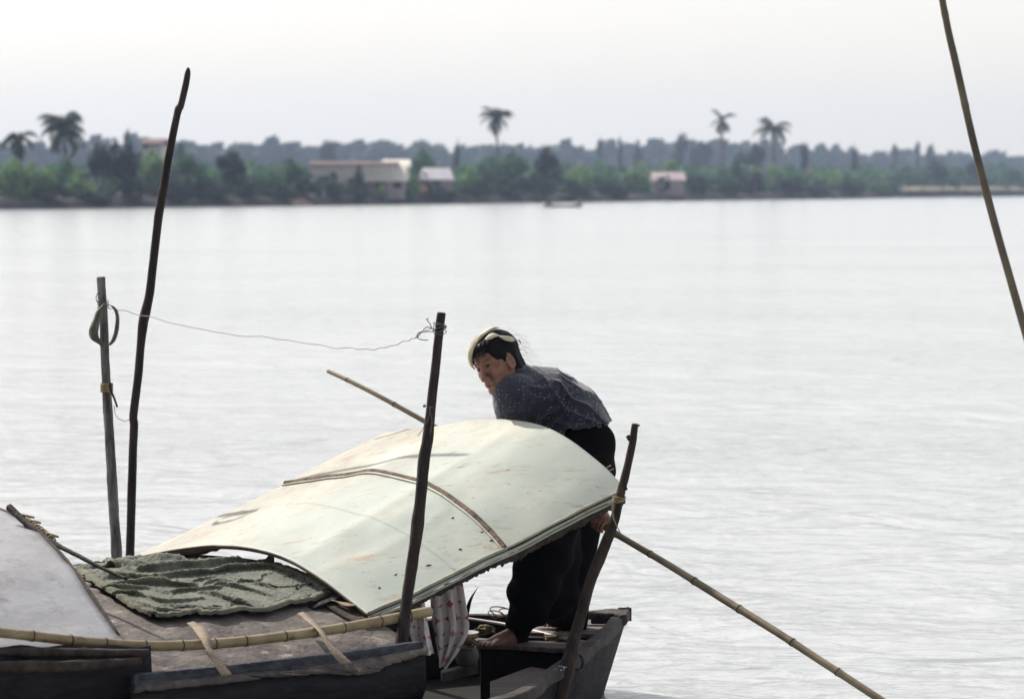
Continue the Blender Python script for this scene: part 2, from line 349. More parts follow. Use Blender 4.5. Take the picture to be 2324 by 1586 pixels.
# river
def make_water():
    m = bpy.data.materials.new('river_water'); m.use_nodes = True; N = m.node_tree.nodes; L = m.node_tree.links
    b = N['Principled BSDF']; b.inputs['Base Color'].default_value = (0.46, 0.475, 0.475, 1)
    b.inputs['Roughness'].default_value = 0.15; b.inputs['IOR'].default_value = 1.33; b.inputs['Specular IOR Level'].default_value = 0.6
    tc = N.new('ShaderNodeTexCoord')
    def nz(sx, sy, sc, det, dist=0.0):
        mp = N.new('ShaderNodeMapping'); mp.inputs['Scale'].default_value = (sx, sy, 1); mp.inputs['Rotation'].default_value = (0, 0, R(-8))
        L.new(tc.outputs['Object'], mp.inputs[0])
        n = N.new('ShaderNodeTexNoise'); n.inputs['Scale'].default_value = sc; n.inputs['Detail'].default_value = det; n.inputs['Distortion'].default_value = dist
        L.new(mp.outputs[0], n.inputs['Vector']); return n.outputs[0]
    n1 = nz(1, 1.2, 0.8, 3, 0.8); n2 = nz(1, 1.6, 2.6, 4, 0.6); n3 = nz(0.35, 1, 0.12, 4, 0.5); n4 = nz(0.8, 1.4, 7.0, 4, 0.4)
    patch = N.new('ShaderNodeMapRange'); patch.inputs[1].default_value = 0.38; patch.inputs[2].default_value = 0.62; patch.inputs[3].default_value = 0.25; patch.inputs[4].default_value = 1.3; L.new(n3, patch.inputs[0])
    fine = math_n(N, L, 'MULTIPLY', math_n(N, L, 'ADD', math_n(N, L, 'MULTIPLY', n2, 0.30), math_n(N, L, 'MULTIPLY', n4, 0.07)), patch.outputs[0])
    h = math_n(N, L, 'ADD', math_n(N, L, 'MULTIPLY', n1, 0.7), fine)
    bp = N.new('ShaderNodeBump'); bp.inputs['Strength'].default_value = 1.0; bp.inputs['Distance'].default_value = 0.20
    L.new(h, bp.inputs['Height']); L.new(bp.outputs[0], b.inputs['Normal'])
    return m
M['water'] = make_water()
def land_line(): # river edge in world coordinates, left to right
    pts = [(-900, 196), (-300, 198), (-130, 200)]
    for px in range(-1600, 2500, 80):
        Y = shore(px); pts.append((wx(px, Y), Y + 0.012*Y*noise.noise(Vector((px*0.01, 3, 0)))))
    pts += [(190, 830), (420, 960), (900, 1020)]
    return pts
LL = land_line()
gw = G(); gw.grid(lambda a, b: Vector((-900 + 1800*a, -40 + 1600*b, 0)), 2, 2)
props(gw.obj('river', M['water'], smooth=False), 'pale rippled river reaching to the far bank', None, None, 'structure')
def land_fn(a, b):
    k = a*(len(LL)-1); i = min(int(k), len(LL)-2); f = k - i
    x = LL[i][0]*(1-f) + LL[i+1][0]*f; y = LL[i][1]*(1-f) + LL[i+1][1]*f
    d = [-8, 0, 1.2, 3, 7, 16, 40, 120, 900][round(b*8)]
    z = [-1.0, -0.05, 0.45, 0.9, 1.15, 1.25, 1.4, 1.6, 2.0][round(b*8)]
    z += 0.35*noise.noise(Vector((x*0.15, y*0.15, 0)))*(1 if d > 1 else 0)
    return Vector((x, min(y + d, 1900), z))
gl = G(); gl.grid(land_fn, 140, 9)
props(gl.obj('far_bank', M['soil']), 'low brown earth bank of the far shore', None, None, 'structure')
# sandy strip at right
gs = G()
def sand_fn(a, b):
    px = 2040 + 320*a; Y = shore(px) + 3 + 16*b
    return Vector((wx(px, Y), Y, 1.55 + 0.25*math.sin(b*math.pi) + 0.9*b))
gs.grid(sand_fn, 12, 5)
props(gs.obj('sand_strip', M['sand']), 'pale yellow sandy strip of ground on the far bank', None, None, 'structure')

# ---- tree crowns
def crown_mesh(name, seed, kind, nleaf=1500):
    rnd = random.Random(seed); g = G(); lobes = []
    if kind == 'round':
        for i in range(11):
            a = rnd.uniform(0, 6.28); r = rnd.uniform(0.05, 0.3); z = rnd.uniform(0.28, 0.80)
            lobes.append(((r*math.cos(a), r*math.sin(a), z), rnd.uniform(0.13, 0.24)))
        lobes.append(((0, 0, 0.86), 0.13))
    elif kind == 'bush':
        for i in range(12):
            a = rnd.uniform(0, 6.28); r = rnd.uniform(0.1, 0.38); z = rnd.uniform(0.08, 0.68)
            lobes.append(((r*math.cos(a), r*math.sin(a), z), rnd.uniform(0.13, 0.26)))
        lobes.append(((rnd.uniform(-.2, .2), 0, 0.8), 0.16))
    elif kind == 'cone':
        for i in range(9):
            t = i/8; lobes.append(((rnd.uniform(-.08, .08), rnd.uniform(-.08, .08), 0.1 + 0.83*t), 0.36*(1-t)**0.8 + 0.05))
    elif kind == 'tall':
        for i in range(9):
            a = rnd.uniform(0, 6.28); r = rnd.uniform(0, 0.22); z = rnd.uniform(0.4, 0.88)
            lobes.append(((r*math.cos(a), r*math.sin(a), z), rnd.uniform(0.12, 0.2)))
    wts = [l[1]**2 for l in lobes]
    for i in range(nleaf):
        c, r = rnd.choices(lobes, wts)[0]
        d = Vector((rnd.gauss(0, 1), rnd.gauss(0, 1), rnd.gauss(0, 1))).normalized()
        p = Vector(c) + d*r*(rnd.random()**0.33)*rnd.uniform(0.85, 1.12)
        s = rnd.uniform(0.014, 0.034)
        n = (d + Vector((rnd.gauss(0, .6), rnd.gauss(0, .6), rnd.gauss(0, .6) + 0.4))).normalized()
        t = n.orthogonal().normalized(); t.rotate(Matrix.Rotation(rnd.uniform(0, 6.28), 3, n)); b = n.cross(t)
        g.add([p + t*s*1.5, p + b*s, p - t*s*1.5, p - b*s], [(0, 1, 2, 3)])
    me = bpy.data.meshes.new(name); me.from_pydata([tuple(v) for v in g.v], [], g.f); me.update()
    me.materials.append(M['fol_green'])
    return me
CR = {k: [crown_mesh('crown', 10*i + s, k) for s in range(3)] for i, k in enumerate(('round', 'bush', 'cone', 'tall'))}
def trunk_mesh(seed):
    g = G(); rnd = random.Random(seed)
    g.tube([(0, 0, -0.02), (rnd.uniform(-.02, .02), 0, 0.25), (rnd.uniform(-.03, .03), 0.01, 0.55)], [0.035, 0.026, 0.012], 7)
    for k in range(4):
        a = rnd.uniform(0, 6.28); g.tube([(0, 0, 0.2 + 0.06*k), (0.12*math.cos(a), 0.12*math.sin(a), 0.42 + 0.05*k), (0.22*math.cos(a), 0.22*math.sin(a), 0.6)], [0.018, 0.011, 0.005], 5)
    me = bpy.data.meshes.new('trunk'); me.from_pydata([tuple(v) for v in g.v], [], g.f); me.update(); me.materials.append(M['trunk'])
    return me
TR = [trunk_mesh(s) for s in range(3)]
_k = [0]
def ground_z(off): 
    xs = [-8, 0, 1.2, 3, 7, 16, 40, 120, 900]; zs = [-1, -.05, .45, .9, 1.15, 1.25, 1.4, 1.6, 2.0]
    return float(np.interp(off, xs, zs)) - 0.15
def tree(name, px, ytop, wpx, off, kind, fm, label, cat='tree', group=None, hmul=1.0):
    _k[0] += 1; i = _k[0]
    Y = shore(px) + off; z0 = ground_z(off); ztop = CZ + (HOR - ytop)/PPR*Y
    h = max(ztop - z0, 0.8); w = wpx/PPR*Y
    t = thing(name, (wx(px, Y), Y, z0), label, cat, group, rz=(i*1.7) % 6.28)
    cr = bpy.data.objects.new('crown', CR[kind][i % 3]); C.objects.link(cr); cr.parent = t
    cr.scale = (w*1.12, w*1.12, h*1.02)
    cr.material_slots[0].link = 'OBJECT'; cr.material_slots[0].material = M[fm]
    tk = bpy.data.objects.new('trunk', TR[i % 3]); C.objects.link(tk); tk.parent = t; s = min(w, h); tk.scale = (s, s, h)
    return t
BG = 'trees and bushes on the far bank'
T_ = [ # name, px, ytop, width, offset, kind, foliage, label
 ('bush', 30, 350, 110, 8, 'bush', 'fol_light', 'light green bush at the far left end of the bank below the cut-off palm'),
 ('bush', 92, 362, 90, 5, 'bush', 'fol_light', 'bright green bush left of the big drooping palm'),
 ('bush', 150, 350, 95, 12, 'bush', 'fol_green', 'green bush right below the big drooping palm'),
 ('bush', 115, 415, 100, 2, 'bush', 'fol_mid', 'low dusky bush at the water edge under the big drooping palm'),
 ('bush', 180, 388, 80, 4, 'bush', 'fol_light', 'yellow-green bush touching the left side of the broad dark tree'),
 ('bush', 215, 430, 90, 1.5, 'bush', 'fol_mid', 'low bush at the water edge below the broad dark tree'),
 ('hazy_tree', 222, 320, 60, 40, 'round', 'fol_far', 'hazy tree rising behind, between big drooping palm and broad dark tree'),
 ('dark_tree', 262, 316, 122, 9, 'round', 'fol_dark', 'broad dark round tree, the darkest crown left of the tall pole'),
 ('conifer', 291, 292, 52, 16, 'cone', 'fol_mid', 'pointed tree top sticking out of the broad dark tree'),
 ('bush', 300, 400, 70, 3, 'bush', 'fol_dark', 'dark bush under the right side of the broad dark tree'),
 ('leafy_tree', 350, 338, 100, 14, 'round', 'fol_light', 'fresh green tree right behind the tall bare pole'),
 ('conifer', 412, 312, 60, 24, 'cone', 'fol_mid', 'green pointed tree just right of the tall bare pole top'),
 ('leafy_tree', 432, 348, 95, 12, 'round', 'fol_green', 'green round tree between the tall pole and the dark flat-topped tree'),
 ('dark_bush', 385, 392, 120, 5, 'bush', 'fol_dark', 'very dark wide bush at the water crossed by the tall pole'),
 ('dark_bush', 455, 398, 80, 4, 'bush', 'fol_dark', 'dark blue bush at the water right of the tall pole'),
 ('dark_tree', 532, 341, 96, 8, 'round', 'fol_dark', 'dark flat-topped tree left of the warehouse'),
 ('bush', 500, 405, 80, 3, 'bush', 'fol_mid', 'dusky bush under the dark flat-topped tree on its left'),
 ('bush', 560, 408, 80, 2.5, 'bush', 'fol_mid', 'dusky bush under the dark flat-topped tree on its right'),
 ('leafy_tree', 605, 378, 80, 8, 'bush', 'fol_green', 'mid green bush between dark flat-topped tree and warehouse'),
 ('leafy_tree', 655, 356, 92, 9, 'round', 'fol_green', 'green peaked tree touching the left end of the warehouse'),
 ('bush', 640, 412, 90, 2, 'bush', 'fol_mid', 'low bush at the waterline below the green peaked tree'),
 ('bush', 690, 405, 46, 3, 'bush', 'fol_dark', 'small dark bush at the left corner of the warehouse'),
 ('bush', 757, 394, 62, 3, 'bush', 'fol_mid', 'round green bush in front of the white warehouse wall'),
 ('bush', 716, 402, 36, 5, 'bush', 'fol_green', 'small green bush hiding the left foot of the white warehouse wall'),
 ('bush', 868, 414, 34, 1.5, 'bush', 'fol_light', 'small light bush in front of the left doorway of the shed'),
 ('bush', 915, 408, 40, 2, 'bush', 'fol_green', 'green bush at the right corner of the shed'),
 ('conifer', 816, 370, 40, 3, 'cone', 'fol_dark', 'narrow dark conifer between white warehouse wall and pale roof'),
 ('bush', 808, 415, 60, 2, 'bush', 'fol_mid', 'low bush at the foot of the narrow dark conifer'),
 ('leafy_tree', 964, 334, 92, 18, 'round', 'fol_green', 'round green tree rising above the right end of the pale roof'),
 ('bush', 935, 392, 40, 4, 'bush', 'fol_light', 'light bush between pale roof and tin roofed house'),
 ('bush', 985, 412, 60, 2, 'bush', 'fol_mid', 'bush in front of the tin roofed house'),
 ('bush', 1010, 425, 70, 1.5, 'bush', 'fol_dark', 'dark low bush at the water right of the tin roofed house'),
 ('leafy_tree', 1058, 372, 72, 8, 'bush', 'fol_light', 'light green bush at the right side of the tin roofed house'),
 ('leafy_tree', 1110, 344, 88, 12, 'bush', 'fol_green', 'green bushy tree left of the wind-blown palm trunk'),
 ('leafy_tree', 1160, 340, 90, 12, 'round', 'fol_green', 'green bushy tree right below the wind-blown palm'),
 ('bush', 1085, 405, 90, 3, 'bush', 'fol_mid', 'dusky lower bush left below the wind-blown palm'),
 ('bush', 1165, 398, 90, 3, 'bush', 'fol_dark', 'dark lower bush right below the wind-blown palm'),
 ('dark_tree', 1238, 328, 78, 14, 'round', 'fol_dark', 'dark spreading tree right of the wind-blown palm'),
 ('bush', 1225, 388, 80, 4, 'bush', 'fol_mid', 'bush under the dark spreading tree above the distant boat'),
 ('leafy_tree', 1310, 368, 80, 10, 'bush', 'fol_light', 'light green bush just right of the dark spreading tree'),
 ('leafy_tree', 1370, 375, 76, 8, 'bush', 'fol_green', 'green bush halfway from dark spreading tree to pink hut'),
 ('bush', 1305, 405, 84, 3, 'bush', 'fol_mid', 'low dusky bush above the distant boat'),
 ('bush', 1400, 404, 90, 3, 'bush', 'fol_mid', 'low dusky bush left of the pink hut by the water'),
 ('leafy_tree', 1440, 362, 76, 14, 'bush', 'fol_light', 'light green bush up and left of the pink hut'),
 ('leafy_tree', 1515, 356, 90, 20, 'bush', 'fol_light', 'light green bush right behind the pink hut'),
 ('dark_bush', 1578, 390, 50, 5, 'bush', 'fol_dark', 'dark bush touching the right wall of the pink hut'),
 ('leafy_tree', 1572, 372, 66, 14, 'bush', 'fol_green', 'green bush behind the dark bush right of the pink hut'),
 ('leafy_tree', 1628, 378, 66, 10, 'bush', 'fol_green', 'green bush below the small thin palm'),
 ('conifer', 1672, 358, 46, 14, 'tall', 'fol_green', 'upright green tree between the two right palms'),
 ('bush', 1660, 400, 70, 4, 'bush', 'fol_mid', 'dusky bush at the foot of the upright green tree'),
 ('dark_bush', 1712, 385, 74, 5, 'bush', 'fol_dark', 'dark bush left of the large right palm trunk'),
 ('bush', 1740, 368, 70, 14, 'bush', 'fol_light', 'light bush behind the trunk of the large right palm'),
 ('leafy_tree', 1800, 374, 80, 9, 'bush', 'fol_green', 'green bush right of the large right palm trunk'),
 ('bush', 1790, 405, 80, 3, 'bush', 'fol_dark', 'dark low bush at the foot of the large right palm'),
 ('leafy_tree', 1868, 380, 80, 8, 'bush', 'fol_light', 'light green bush second right from the large right palm'),
 ('bush', 1850, 408, 90, 3, 'bush', 'fol_mid', 'low dusky bush under the light bush right of the large palm'),
 ('leafy_tree', 1930, 388, 80, 8, 'bush', 'fol_green', 'green bush under the dark far cone-shaped tree'),
 ('bush', 1925, 412, 90, 3, 'bush', 'fol_dark', 'dark low bush at the water below the far cone-shaped tree'),
 ('leafy_tree', 1985, 392, 70, 8, 'bush', 'fol_light', 'light green bush left of the sandy strip'),
 ('bush', 2010, 410, 80, 3, 'bush', 'fol_mid', 'last low bush before the sandy strip'),
 ('leafy_tree', 2075, 372, 90, 34, 'bush', 'fol_green', 'green tree behind the left end of the sandy strip'),
 ('dark_tree', 2125, 362, 90, 32, 'round', 'fol_mid', 'dark green round tree behind the sandy strip'),
 ('leafy_tree', 2168, 374, 60, 36, 'bush', 'fol_green', 'green tree on the right shoulder of the dark one behind the sand'),
 ('dark_tree', 2215, 362, 60, 34, 'round', 'fol_mid', 'dark tree behind the sand beside the leaning bamboo'),
 ('leafy_tree', 2285, 364, 80, 36, 'bush', 'fol_green', 'green tree at the far right end of the bank'),
 # hazy trees further inland
 ('hazy_tree', 745, 316, 54, 420, 'round', 'fol_far', 'hazy blue round crown on the skyline above the warehouse'),
 ('hazy_conifer', 1037, 313, 30, 180, 'cone', 'fol_far', 'thin hazy blue spire tree on the skyline left of the wind-blown palm'),
 ('hazy_tree', 1362, 318, 26, 400, 'tall', 'fol_far', 'hazy slim tree on the skyline, leftmost of three right of the dark spreading tree'),
 ('hazy_tree', 1407, 319, 22, 400, 'tall', 'fol_far', 'hazy slim tree on the skyline, middle one of three'),
 ('hazy_tree', 1446, 319, 36, 400, 'tall', 'fol_far', 'hazy tree on the skyline, widest and rightmost of three'),
 ('hazy_tree', 1542, 308, 60, 380, 'tall', 'fol_far', 'hazy tall tree on the skyline above the pink hut'),
 ('hazy_tree', 1592, 318, 66, 380, 'round', 'fol_far', 'hazy round tree on the skyline left of the small thin palm'),
 ('hazy_tree', 1712, 322, 56, 150, 'round', 'fol_far', 'blue round tree on the skyline touching the large right palm'),
 ('hazy_tree', 1680, 338, 40, 150, 'round', 'fol_far', 'lower blue tree left of the round one beside the large palm'),
 ('hazy_tree', 1823, 330, 30, 120, 'tall', 'fol_far', 'small blue tree on the skyline right of the large palm'),
 ('hazy_conifer', 1938, 325, 34, 150, 'cone', 'fol_far', 'blue cone-shaped tree standing alone on the skyline'),
 ('hazy_tree', 2028, 330, 26, 400, 'tall', 'fol_far', 'pale slim tree on the skyline right of the cone-shaped one'),
 ('hazy_tree', 2080, 328, 24, 400, 'tall', 'fol_far', 'pale slim tree on the skyline above the sand, left of a pair'),
 ('hazy_tree', 2112, 326, 34, 400, 'round', 'fol_far', 'pale round tree on the skyline above the sand, right of a pair'),
]
for (n_, px, yt, w_, off, kd, fm, lab) in T_:
    tree(n_, px, yt, w_, off, kd, fm, lab, 'bush' if 'bush' in n_ else 'tree', BG)

# far woods: one continuous mass, beyond counting
def woods(name, topf, offY, fm, label, x0=-1500, x1=2700, seed=5, n=15000, sz=(0.5, 1.1)):
    rnd = random.Random(seed); g = G()
    for i in range(int(n*1.4)):
        px = rnd.uniform(x0, x1); Y = shore(px) + offY + rnd.uniform(-18, 60)
        top = topf(px); zt = CZ + (HOR - top)/PPR*Y
        zt *= 0.93 + 0.22*noise.noise(Vector((px*0.03, 1.7, seed))) + 0.22*noise.noise(Vector((px*0.09, 4.7, seed)))
        z = 1.0 + (zt - 1.0)*(rnd.random()**0.6)
        p = Vector((wx(px, Y), Y, z)); s = rnd.uniform(*sz)
        nn = Vector((rnd.gauss(0, 1), rnd.gauss(0, 1) - 0.6, rnd.gauss(0, 1) + 0.5)).normalized(); t = nn.orthogonal().normalized(); b = nn.cross(t)
        g.add([p + t*s*1.4, p + b*s, p - t*s*1.4, p - b*s], [(0, 1, 2, 3)])
    o = g.obj(name, M[fm], smooth=False); props(o, label, 'woods', None, 'stuff')
def top1(px): return float(np.interp(px, [-200, 0, 200, 330, 480, 560, 700, 900, 1060, 1200, 1330, 1450, 1560, 1650, 1760, 1900, 2100, 2400], [330, 328, 326, 322, 334, 328, 327, 328, 338, 334, 334, 330, 322, 328, 332, 342, 344, 350]))
woods('far_woods', lambda px: top1(px) + 3, 700, 'fol_far', 'blue hazy woods along the skyline behind the bank', seed=5, n=22000, sz=(1.3, 2.9))
woods('undergrowth', lambda px: 402 + 12*noise.noise(Vector((px*0.02, 0, 9))), 22, 'fol_mid', 'low green undergrowth covering the bank between the bushes', seed=8, n=9000, sz=(0.25, 0.6))
def topg(px): return float(np.interp(px, [-200, 0, 200, 2400], [352, 352, 366, 366]))
woods('bank_thicket', lambda px: 378 + 10*noise.noise(Vector((px*0.013, 2, 3))), 75, 'fol_green', 'green thicket behind the houses', seed=11, n=12000, sz=(0.35, 0.8))

# ---- palms
def palm(px, ycr, off, rpx, lab, seed, nf=17, droop=1.0, wind=0.0, trunkw=9, up=0.3):
    rnd = random.Random(seed); Y = shore(px) + off; k = Y/PPR
    z0 = ground_z(off); zc = CZ + (HOR - ycr)*k; rl = rpx*k
    t = thing('coconut_palm', (wx(px, Y), Y, z0), lab, 'palm tree', 'palm trees on the far bank')
    g = G(); hh = zc - z0
    g.tube([(0.25*math.sin(i*0.4), 0, hh*i/10) for i in range(11)][:-1] + [(0, 0, hh)], [trunkw*k*0.5*(1.25 - 0.5*i/10) for i in range(11)], 8)
    tr = g.obj('trunk', M['trunk'], t, world_coords=False) if False else mesh_obj('trunk', g.v, g.f, M['trunk'], t, True, False)
    for f in range(nf):
        az = f*2.4 + rnd.uniform(-.3, .3); el = rnd.uniform(-0.8, 1.35)*(1 if f % 3 else 1.1) + up - 0.3
        g = G(); L = rl*rnd.uniform(0.8, 1.15); pts = []; p = Vector((0, 0, hh)); a = el
        for s in range(10):
            pts.append(p.copy()); d = Vector((math.cos(az)*math.cos(a) + wind*0.06*s, math.sin(az)*math.cos(a), math.sin(a))).normalized()
            p = p + d*L/9; a -= 0.20*droop*(0.5 + s*0.12)
        g.tube(pts, [0.07*(1 - 0.08*s) for s in range(10)], 4)
        for s in range(1, 30):
            q = s/29*9; i = min(int(q), 8); o = pts[i].lerp(pts[i+1], q - i); tdir = (pts[i+1] - pts[i]).normalized()
            side = tdir.cross(EZ); side = side.normalized() if side.length > 0.01 else Vector((1, 0, 0))
            ll = L*0.27*math.sin(math.pi*(0.12 + 0.85*s/29))
            for sg in (-1, 1):
                dd = (side*sg*0.8 + tdir*0.5 - EZ*0.55*droop).normalized()
                wv = tdir*L*0.017
                g.add([o - wv, o + wv, o + dd*ll + wv*0.3, o + dd*ll - wv*0.3], [(0, 1, 2, 3)])
        mesh_obj('frond', g.v, g.f, M['palm'], t, False, False)
    return t
palm(148, 296, 22, 74, 'big drooping palm with an upright tip near the left end of the bank', 3, 30, 1.5, 0, 8, 0.5)
palm(44, 314, 20, 60, 'palm at the left edge with fronds hanging to the right', 4, 16, 1.4, 0, 8, 0.1)
palm(1127, 266, 26, 46, 'wind-blown palm standing highest against the sky in the middle', 5, 28, 1.1, -0.2, 6, 0.1)
palm(1637, 274, 60, 38, 'small thin palm with a short crown, left one of the two at right', 6, 13, 1.1, 0, 6, 0.3)
palm(1752, 292, 14, 56, 'large palm with drooping fronds, right one of the two at right', 7, 19, 1.1, 0, 8, 0.45)

# ---- houses
def bx(g, x0, x1, y0, y1, z0, z1):
    g.box(((x0+x1)/2, (y0+y1)/2, (z0+z1)/2), ((x1-x0)/2, 0, 0), (0, (y1-y0)/2, 0), (0, 0, (z1-z0)/2))
def zat(py, Y): return CZ + (HOR - py)/PPR*Y
def house(name, x0p, x1p, ytop, yeave, ybase, off, depth, wallm, roofm, lab, opens=(), hip=0.0, ridge=True):
    Y = shore((x0p + x1p)/2) + off; xa, xb = wx(x0p, Y), wx(x1p, Y)
    zb, ze, zt = zat(ybase, Y), zat(yeave, Y), zat(ytop, Y); gz = min(zb, ground_z(off)) - 0.1
    t = thing(name, ((xa+xb)/2, Y + depth/2, gz), lab, 'house')
    g = G(); bx(g, xa + 0.3, xb - 0.3, Y, Y + depth, gz, ze); g.obj('wall', M[wallm], t, False)
    g = G(); i = (xb - xa)*hip
    vs = [(xa, Y - 0.5, ze), (xb, Y - 0.5, ze), (xb, Y + depth + 0.5, ze), (xa, Y + depth + 0.5, ze), (xa + i, Y + depth/2, zt), (xb - i, Y + depth/2, zt)]
    vs += [(v[0], v[1], v[2] - 0.12) for v in vs[:4]]
    g.add(vs, [(0, 1, 5, 4), (2, 3, 4, 5), (1, 2, 5), (3, 0, 4), (6, 7, 1, 0), (7, 8, 2, 1), (8, 9, 3, 2), (9, 6, 0, 3), (9, 8, 7, 6)])
    g.obj('roof', M[roofm], t, False)
    for (kind, a, b, c, d) in opens:
        g = G(); bx(g, wx(a, Y), wx(b, Y), Y - 0.06, Y + 0.2, zat(d, Y), zat(c, Y)); g.obj(kind, M['opening'], t, False)
    return t
house('warehouse', 700, 900, 366, 373, 424, 12, 12, 'wall_w', 'roof_red', 'long white-walled warehouse under a thin red roof', (('doorway', 708, 728, 408, 424), ('window', 750, 764, 392, 402), ('doorway', 790, 812, 405, 424)))
house('shed', 828, 922, 372, 410, 430, 3, 10, 'wall_pink', 'roof_pale', 'shed with a big pale cream roof beside the warehouse', (('doorway', 850, 876, 412, 429), ('doorway', 892, 912, 412, 428)), 0.04)
house('annex', 866, 930, 362, 378, 424, 14, 8, 'wall_w', 'roof_pale', 'cream annex peeping over the right end of the big pale roof', (('window', 900, 912, 382, 390),))
house('tin_roofed_house', 948, 1030, 381, 408, 428, 6, 8, 'wall_pink', 'roof_tin', 'small house with a lilac grey tin roof among bushes', (('doorway', 985, 1000, 410, 426),), 0.12)
house('hut', 1478, 1557, 391, 409, 432, 4, 6, 'wall_pink', 'roof_pink', 'small pink boarded hut with a dark doorway near the water', (('doorway', 1508, 1520, 411, 431),), 0.03)
house('roof_house', 318, 372, 314, 326, 380, 60, 10, 'wall_w', 'roof_red', 'house with a red roof just showing over trees behind the tall pole', (('window', 330, 338, 330, 338),))
# small things on the bank
for (px, py, r, lab) in ((308, 440, 7, 'pale round jar on the bank under the broad dark tree'), (962, 429, 8, 'orange clay jar left of the dark low bush by the tin roofed house'), (908, 428, 9, 'orange clay jar near the right corner of the shed'), (1836, 392, 6, 'orange jar among bushes right of the large palm')):
    Y = shore(px) + (2.5 if py > 400 else 12); k = Y/PPR; g = G()
    prof = [(0.5, 0), (0.85, 0.35), (1.0, 0.9), (0.85, 1.4), (0.45, 1.7), (0.55, 1.85), (0.4, 1.85)]
    z0 = zat(py + r, Y)
    vs = [Vector((wx(px, Y) + a*r*k*math.cos(t*math.pi/6), Y + a*r*k*math.sin(t*math.pi/6), z0 + b*r*k)) for a, b in prof for t in range(12)]
    fs = [(i*12 + j, i*12 + (j+1) % 12, (i+1)*12 + (j+1) % 12, (i+1)*12 + j) for i in range(len(prof)-1) for j in range(12)] + [tuple(reversed(range(12)))]
    g.add(vs, fs); g.top('storage_jar', M['wall_w'] if px < 400 else M['terracotta'], lab, 'jar')

# ---- distant boat with two seated people
Yb = CZ*PPR/(471 - HOR)
def distant_boat():
    x0, x1 = wx(1232, Yb), wx(1320, Yb); L = x1 - x0; c = Vector(((x0+x1)/2, Yb, -0.05))
    t = thing('distant_boat', c, 'small pale rowing boat far out near the opposite bank', 'boat')
    g = G(); n = 16; vs = []
    for i in range(n+1):
        s = i/n*2 - 1; w = 0.55*(1 - abs(s)**2.6)**0.7 + 0.03; z = 0.32 + 0.28*abs(s)**3
        for (yy, zz) in ((-w, z), (-w*0.7, 0.0), (w*0.7, 0.0), (w, z)): vs.append(c + Vector((s*L/2, yy, zz)))
    fs = [(i*4 + j, (i+1)*4 + j, (i+1)*4 + j+1, i*4 + j+1) for i in range(n) for j in range(3)]
    g.add(vs, fs); o = g.obj('hull', M['roof_tin'], t, True); thick(o, 0.05, 0)
    g = G(); bx(g, c.x - 0.9, c.x - 0.6, Yb - 0.42, Yb + 0.42, 0.12, 0.17); g.obj('thwart', M['deck'], t, False)
    for (px, col, lab) in ((1244, 'shirt', 'small distant person in dark clothes seated at the left end of the far boat'), (1312, 'wall_pink', 'small distant person in pale clothes crouching at the right end of the far boat')):
        x = wx(px, Yb); q = thing('person', (x, Yb, 0.1), lab, 'person'); g = G()
        prof = [(0.20, 0.0), (0.22, 0.12), (0.17, 0.3), (0.20, 0.48), (0.14, 0.58), (0.06, 0.62), (0.06, 0.66), (0.10, 0.72), (0.105, 0.78), (0.08, 0.86), (0.01, 0.9)]
        vs = [Vector((x + a*math.cos(t_*math.pi/5), Yb + a*0.8*math.sin(t_*math.pi/5), 0.12 + b)) for a, b in prof for t_ in range(10)]
        g.add(vs, [(i*10 + j, i*10 + (j+1) % 10, (i+1)*10 + (j+1) % 10, (i+1)*10 + j) for i in range(len(prof)-1) for j in range(10)])
        for sgn in (-1, 1): g.tube([(x, Yb - 0.1*sgn, 0.25), (x + 0.3, Yb - 0.12*sgn, 0.42), (x + 0.42, Yb - 0.12*sgn, 0.15)], [0.09, 0.07, 0.05], 8); g.tube([(x, Yb - 0.18*sgn, 0.6), (x + 0.12, Yb - 0.24*sgn, 0.4), (x + 0.3, Yb - 0.16*sgn, 0.38)], [0.06, 0.05, 0.035], 8)
        g.obj('body', M['skin'], q)
        g = G(); g.sphere((x, Yb, 0.55), (0.22, 0.19, 0.27), nu=12, nv=8); g.obj('shirt', M[col], q)
        g = G(); g.sphere((x - 0.02, Yb, 0.93), (0.12, 0.11, 0.11), nu=10, nv=8); g.obj('hair', M['hair'], q)
distant_boat()

# ================================================================== THE SAMPAN
NEAR = [(.4955, 12.08, .34), (.40, 11.55, .345), (.28, 10.97, .35), (.13, 10.41, .36), (.01, 9.95, .36), (-.40, 9.50, .36), (-.95, 9.15, .37), (-1.8, 8.68, .39), (-3.2, 7.64, .42)]
FAR = [(.4955, 12.08, .34), (.34, 12.21, .31), (.08, 12.32, .28), (-.22, 12.36, .27), (-.9, 11.98, .27), (-1.8, 11.32, .30), (-2.6, 10.72, .32), (-4.1, 9.6, .36)]
boat = thing('sampan', (-0.8, 10.8, 0), 'old dark wooden sampan the woman stands on, with a raked bow', 'boat')
NS = spline(NEAR, 60); FS = spline(FAR, 60); TIP = Vector(NEAR[0])
def chine(p, far):
    p = Vector(p); d = (p - TIP).length
    k = min(1, d*0.7)
    inn = (V if far else -V)*0.10*k - U*0.16*max(0, 1 - d/1.2)
    return Vector((p.x, p.y, -0.06)) + inn
g = G()
for S, far in ((NS, False), (FS, True)):
    g.grid(lambda a, b: Vector(S[round(a*59)]).lerp(chine(S[round(a*59)], far), b), 60, 6, far)
hull = g.obj('hull', M['hull'], boat); thick(hull, 0.03, 0)
g = G(); g.grid(lambda a, b: chine(NS[round(a*59)], False).lerp(chine(FS[round(a*59)], True), b) + EZ*0.08, 60, 4)
g.obj('floor', M['hull_in'], boat)
